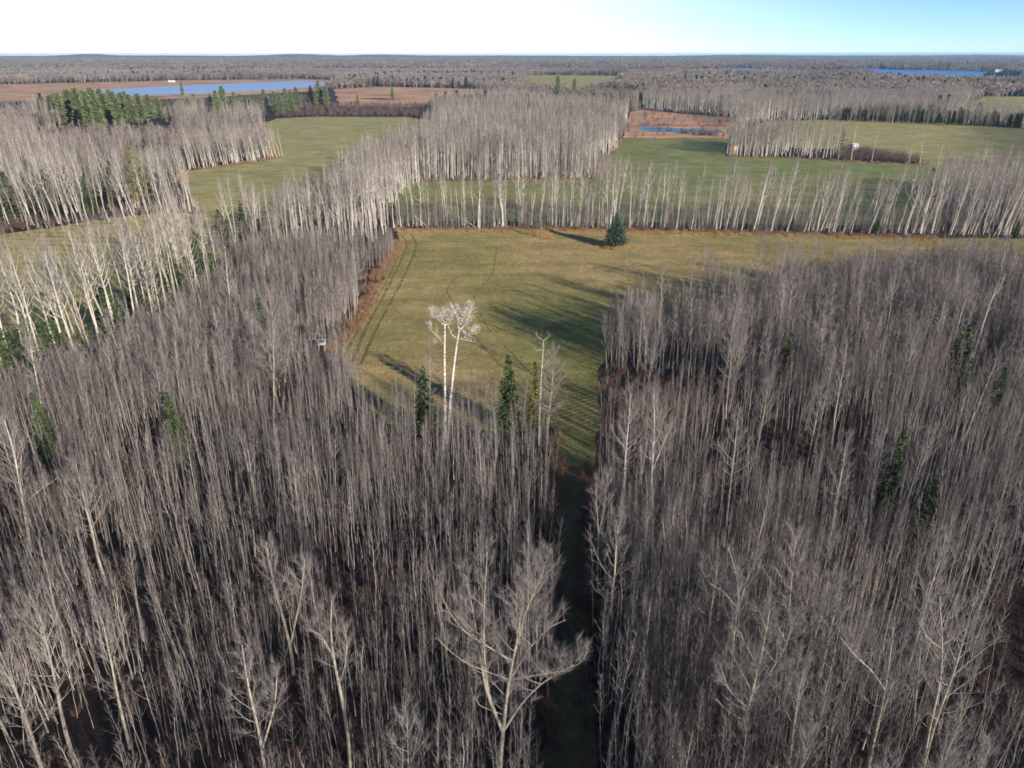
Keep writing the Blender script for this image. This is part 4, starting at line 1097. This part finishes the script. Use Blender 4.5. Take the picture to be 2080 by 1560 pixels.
custom('grey_poplar', (90, 880), [
    ([(86, 830), (78, 780), (70, 730), (62, 690)], .20, .03, D(.28, 30, 3.8, (70, 22)))],
    'poplar with a wide feathery crown near the left edge below the white line', BW, 26)
custom('grey_poplar', (1690, 900), [
    ([(1694, 850), (1704, 800), (1714, 750), (1722, 700)], .18, .03, D(.35, 22, 3.2))],
    'leaning poplar with a pale lower trunk in the middle of the right thicket', BW, 27)
custom('grey_poplar', (1474, 850), [
    ([(1476, 810), (1480, 770), (1484, 735), (1488, 690)], .18, .03, D(.30, 28, 3.8, (68, 22)))],
    'broad crowned poplar beyond the gap in the right thicket', BG, 28)
custom('grey_poplar', (1600, 700), [
    ([(1602, 650), (1606, 600), (1612, 550)], .22, .03, D(.30, 30, 5.0, (66, 20), n3=7)),
    ([(1602, 640), (1595, 600), (1585, 560)], .12, .03, D(.30, 16, 3.6))],
    'wide fan crowned tree standing by the shaded end of the meadow', BG, 29)
custom('birch_tree', (1964, 780), [
    ([(1970, 740), (1985, 700), (2004, 640), (2018, 600), (2030, 572)], .20, .05, D(.72, 9, 2.2, (70, 40), n2=4, n3=2, tw=.6, curve=2)),
    ([(2016, 605), (2030, 585), (2042, 560)], .07, .02, D(.3, 6, 1.4, n2=3, n3=2, curve=2))],
    'bright white birch leaning right out of the right thicket', BW, 30)
custom('grey_poplar', (1768, 1060), [
    ([(1770, 1010), (1776, 960), (1784, 900)], .16, .03, D(.4, 22, 3.0))],
    'hazy crowned poplar left of the low bright fir in the right thicket', BG, 31)
custom('grey_poplar', (100, 1620), [
    ([(85, 1560), (62, 1490), (38, 1430), (20, 1380), (12, 1340)], .22, .03, D(.4, 22, 3.0))],
    'pale poplar leaning left in the bottom left corner', BG, 32)
custom('grey_poplar', (518, 1130), [
    ([(517, 1105), (515, 1080), (510, 1045), (505, 1015)], .13, .03, D(.30, 20, 1.8))],
    'small pale poplar with a tight crown in the middle of the left thicket', BG, 33)
custom('grey_poplar', (562, 980), [
    ([(562, 950), (561, 915), (560, 870)], .11, .02, D(.50, 10, 1.2))],
    'slim pale poplar standing out above the middle of the left thicket', BW, 34)
custom('grey_poplar', (470, 690), [
    ([(469, 640), (465, 590), (460, 540), (456, 500)], .18, .03, D(.28, 30, 3.0, (60, 20)))],
    'tall tan poplar with a narrow feathery crown behind the left thicket', BW, 35)
custom('grey_poplar', (1140, 1660), [
    ([(530, 1560), (528, 1480), (520, 1400), (510, 1330)], .16, .03, D(.3, 24, 2.6))],
    'unused', BG, 36) if False else None
custom('grey_poplar', (540, 1640), [
    ([(540, 1580), (528, 1500), (512, 1430), (500, 1370), (492, 1310)], .18, .03, D(.35, 28, 3.0)),
    ([(532, 1520), (556, 1440), (560, 1370)], .09, .02, D(.3, 16, 2.2))],
    'bare poplar with a bushy crown at the bottom left of centre', BG, 37)
custom('grey_poplar', (980, 1130), [
    ([(980, 1100), (978, 1050), (982, 990), (986, 960)], .15, .03, D(.35, 24, 2.6))],
    'fan crowned grey poplar behind the huge cottonwood', BG, 38)
custom('grey_poplar', (872, 900), [
    ([(873, 850), (874, 790), (873, 735), (871, 690)], .16, .02, D(.35, 24, 1.9, (70, 35), tw=.5))],
    'slim brownish poplar close left of the two white birches', BG, 39)
custom('birch_tree', (903, 905), [
    ([(904, 830), (903, 760), (903, 700), (904, 660)], .27, .11, None),
    ([(904, 662), (890, 648), (880, 636), (876, 634)], .095, .02, D(.15, 16, 1.7, (70, 40), n2=5, n3=6, tw=.85, twr=.0085, curve=2.5)),
    ([(905, 660), (914, 650), (917, 638), (922, 628)], .095, .02, D(.15, 18, 1.7, (70, 40), n2=5, n3=6, tw=.85, twr=.0085, curve=2.5)),
    ([(902, 692), (888, 682), (874, 672), (870, 662), (871, 656)], .06, .02, D(.4, 6, .9, n2=4, n3=5, tw=.85, twr=.0085, curve=2.5)),
    ([(902, 702), (892, 694), (880, 700)], .045, .015, D(.3, 5, .7, n2=3, n3=1, tw=.85, twr=.0085, curve=2.5)),
    ([(904, 664), (900, 650), (901, 640)], .07, .02, D(.2, 12, 1.3, n2=4, n3=5, tw=.85, twr=.0085, curve=2.5))],
    'straight bright white birch with crooked top, left one of the pair at the meadow end', BPale, 40)
custom('birch_tree', (909, 900), [
    ([(912, 840), (918, 780), (924, 725), (930, 685), (933, 670)], .28, .11, None),
    ([(932, 674), (930, 660), (931, 650), (928, 640)], .095, .02, D(.2, 14, 1.6, (70, 40), n2=5, n3=6, tw=.85, twr=.0085, curve=2.5)),
    ([(933, 672), (946, 660), (950, 645), (956, 630), (957, 624)], .11, .02, D(.15, 22, 1.8, (70, 40), n2=5, n3=6, tw=.85, twr=.0085, curve=2.5)),
    ([(925, 695), (916, 680), (909, 660)], .07, .03, D(.4, 4, .8, n2=3, n3=1, tw=.85, twr=.0085, curve=2)),
    ([(927, 693), (945, 684), (960, 678), (972, 674)], .055, .015, D(.3, 14, 1.2, n2=5, n3=6, tw=.85, twr=.0085, curve=2.5)),
    ([(928, 692), (950, 690), (966, 697)], .05, .02, D(.3, 4, .7, n2=3, n3=1, tw=.85, twr=.0085, curve=2.5))],
    'leaning bright white birch with spreading limbs, right one of the meadow end pair', BPale, 41)
custom('aspen_tree', (1094, 905), [
    ([(1096, 840), (1098, 780), (1102, 730), (1104, 692)], .20, .06, D(.86, 6, 1.4, (65, 40), n2=3, n3=2, tw=.5)),
    ([(1103, 697), (1094, 686), (1088, 678)], .05, .02, D(.4, 3, .8, n2=3, n3=1)),
    ([(1104, 697), (1112, 688), (1118, 682)], .05, .02, D(.4, 3, .8, n2=3, n3=1)),
    ([(1100, 742), (1112, 738), (1122, 734)], .05, .02, D(.4, 3, .6, n2=2, n3=1)),
    ([(1101, 716), (1090, 712), (1084, 706)], .04, .02, D(.4, 3, .6, n2=2, n3=1))],
    'tall aspen with a dead forked top above the yellowish fir', BW, 42)
custom('grey_poplar', (1112, 905), [
    ([(1114, 850), (1120, 800), (1124, 750), (1125, 710)], .15, .02, D(.22, 46, 3.6, (80, 25), tw=.7, n3=8))],
    'round feathery crowned poplar right of the dead topped aspen', BG, 43)
custom('larch_tree', (1101, 484), [
    ([(1101, 475), (1101, 462), (1101, 446)], .09, .02, D(.30, 26, 1.7, (85, 50), n2=5, n3=3, tw=.35, twr=.016, up=.05))],
    'small rusty bare tree in the meadow left of the lone spruce', [M['grey_bark'], M['brush']], 44)
for (a, b, lab) in [((838, 436), (872, 464), 'fallen pole leaning in the tree row, left one'), ((925, 437), (968, 462), 'fallen pole leaning in the tree row, right one')]:
    Y = G(*b)[1]; p = at_y(*a, Y + 1); q = at_y(*b, Y - .5); q[2] = .05
    g = Geo(); g.tube(smooth(np.array([q, (p + q) / 2 + [0, 0, .15], p]), 8) - q, np.linspace(.11, .05, 8), 6, 0)
    tag(obj('fallen_trunk', g.mesh('fallen_trunk', [M['white_bark']]), None, q), lab, 'log')

# ------------------------------------------------------------------ small buildings
def shed(name, base, w, d, h, rz, wall, roof, label, cat, win=True, flat=False):
    x, y = G(*base); e = empty(name, (x, y, 0), label, cat, None, rz)
    g = Geo(); g.box((0, 0, h / 2), (w, d, h), 0)
    if not flat:
        for s in (-1, 1): g.add([(s * w / 2, -d / 2, h), (s * w / 2, d / 2, h), (s * w / 2, 0, h + d * .3)], [[0, 1, 2]], 0)
    obj('wall', g.mesh('wall', [wall]), e)
    g = Geo()
    if flat: g.box((0, 0, h + .08), (w + .4, d + .4, .12), 0)
    else:
        a = w / 2 + .3; o_ = .3
        for s in (-1, 1):
            p0 = np.array([0, s * (d / 2 + o_), h - o_ * .6 + .03]); p1 = np.array([0, 0, h + d * .3 + .03])
            V = [(-a, p0[1], p0[2]), (a, p0[1], p0[2]), (a, 0, p1[2]), (-a, 0, p1[2])]; V += [(q[0], q[1], q[2] + .12) for q in V]
            g.add(V, [[0, 1, 2, 3], [4, 5, 6, 7], [0, 1, 5, 4], [1, 2, 6, 5], [3, 0, 4, 7]], 0)
    obj('roof', g.mesh('roof', [roof]), e)
    if win:
        g = Geo(); g.box((w * .18, -d / 2 - .02, h * .42), (w * .2, .06, h * .8), 0); obj('door', g.mesh('door', [M['grey_wood']]), e)
        g = Geo(); g.box((-w * .22, -d / 2 - .02, h * .6), (w * .22, .06, h * .3), 0); obj('window', g.mesh('window', [M['window_dark']]), e)
    return e
shed('white_shed', (1733, 305), 4.2, 3.2, 3.2, R(20), M['white_paint'], M['metal_roof'], 'small white shed among dark bushes right of the island pine', 'shed')
shed('lake_cabin', (349, 167), 13, 5, 2.2, R(-4), M['white_paint'], M['white_paint'], 'long low white building on the far lake shore', 'building')
shed('lake_house', (1990, 142), 24, 10, 6, R(8), M['white_paint'], M['white_paint'], 'pale house on the far shore of the right lake, left one', 'house')
shed('lake_house', (2028, 147), 22, 9, 6, R(-6), M['white_paint'], M['white_paint'], 'pale house on the far shore of the right lake, nearer the right edge', 'house')
shed('farm_house', (1266, 157), 14, 9, 6, R(5), M['white_paint'], M['white_paint'], 'tiny white house at the right end of the distant field', 'house')
# hunting box on legs at the meadow corner
x, y = G(655, 712); e = empty('hunting_box', (x, y, 0), 'small box with a grey metal lid roof on legs at the left meadow corner', 'hunting stand', None, R(8))
g = Geo(); g.box((0, 0, 1.75), (1.5, 1.2, .55), 0); obj('wall', g.mesh('wall', [M['white_paint']]), e)
g = Geo(); g.box((0, .1, 2.12), (1.9, 1.7, .08), 0); obj('roof', g.mesh('roof', [M['metal_roof']]), e)
for a in (-.65, .65):
    for b in (-.5, .5):
        g = Geo(); g.box((a, b, .73), (.1, .1, 1.48), 0); obj('leg', g.mesh('leg', [M['grey_wood']]), e)
x, y = G(1491, 319); e = empty('orange_stand', (x, y, 0), 'small orange box stand on a post among the first white trunks of the tree island', 'hunting stand')
g = Geo(); g.box((0, 0, 5.2), (1.5, 1.2, 2.3), 0); obj('wall', g.mesh('wall', [M['orange_ply']]), e)
g = Geo(); g.box((0, 0, 6.42), (1.8, 1.5, .1), 0); obj('roof', g.mesh('roof', [M['dark_roof']]), e)
for a in (-.6, .6):
    for b in (-.45, .45):
        g = Geo(); g.box((a, b, 2.0), (.12, .12, 4.05), 0); obj('leg', g.mesh('leg', [M['grey_wood']]), e)

# ------------------------------------------------------------------ hills on the horizon and the air
def hills(name, y, segs, base, mat, seed):
    rg = np.random.default_rng(seed)
    xs = np.linspace(-13500, 13500, 300); h = base + 0 * xs
    for (px, hw, hh) in segs:
        x0 = (px - 1040) / FPX * y / cp * .92; h = h + hh * np.exp(-((xs - x0) / hw) ** 2)
    h = h + rg.normal(0, 1.5, len(xs)) + 4 * np.sin(xs / 900 + seed)
    V = np.concatenate([np.c_[xs, 0 * xs + y - 900, 0 * xs - .5], np.c_[xs, 0 * xs + y, h], np.c_[xs, 0 * xs + y + 500, 0 * xs - .5]])
    n = len(xs); i = np.arange(n - 1)[:, None]
    F = np.concatenate([i + [0, 1, n + 1, n], i + [n, n + 1, 2 * n + 1, 2 * n]])
    g = Geo(); g.add(V, F, 0)
    tag(obj(name, g.mesh(name, [mat])), 'low wooded hills on the horizon', None, None, 'structure')
hills('hills', 9500, [(500, 900, 14), (1500, 1600, 12)], 18, M['forest_floor'], 1)
hills('hills', 12500, [(270, 330, 24), (650, 500, 30), (800, 500, 20), (1450, 900, 14), (1900, 900, 16)], 26, M['forest_floor'], 2)

hz = bpy.data.materials.new('haze_air'); hz.use_nodes = True; nt = hz.node_tree; nt.nodes.clear()
ho = nt.nodes.new('ShaderNodeOutputMaterial'); hv = nt.nodes.new('ShaderNodeVolumePrincipled')
hv.inputs['Color'].default_value = (0.42, 0.72, 1.0, 1); hv.inputs['Density'].default_value = 6.0e-5; hv.inputs['Anisotropy'].default_value = 0.2
nt.links.new(hv.outputs[0], ho.inputs['Volume'])
g = Geo(); g.box((0, FAR / 2 - 250, 30.5), (2 * FAR + 60, FAR + 500, 63), 0)
HAZE = True
if HAZE: tag(obj('haze', g.mesh('haze', [hz])), 'faint blue haze of the air', None, None, 'stuff')
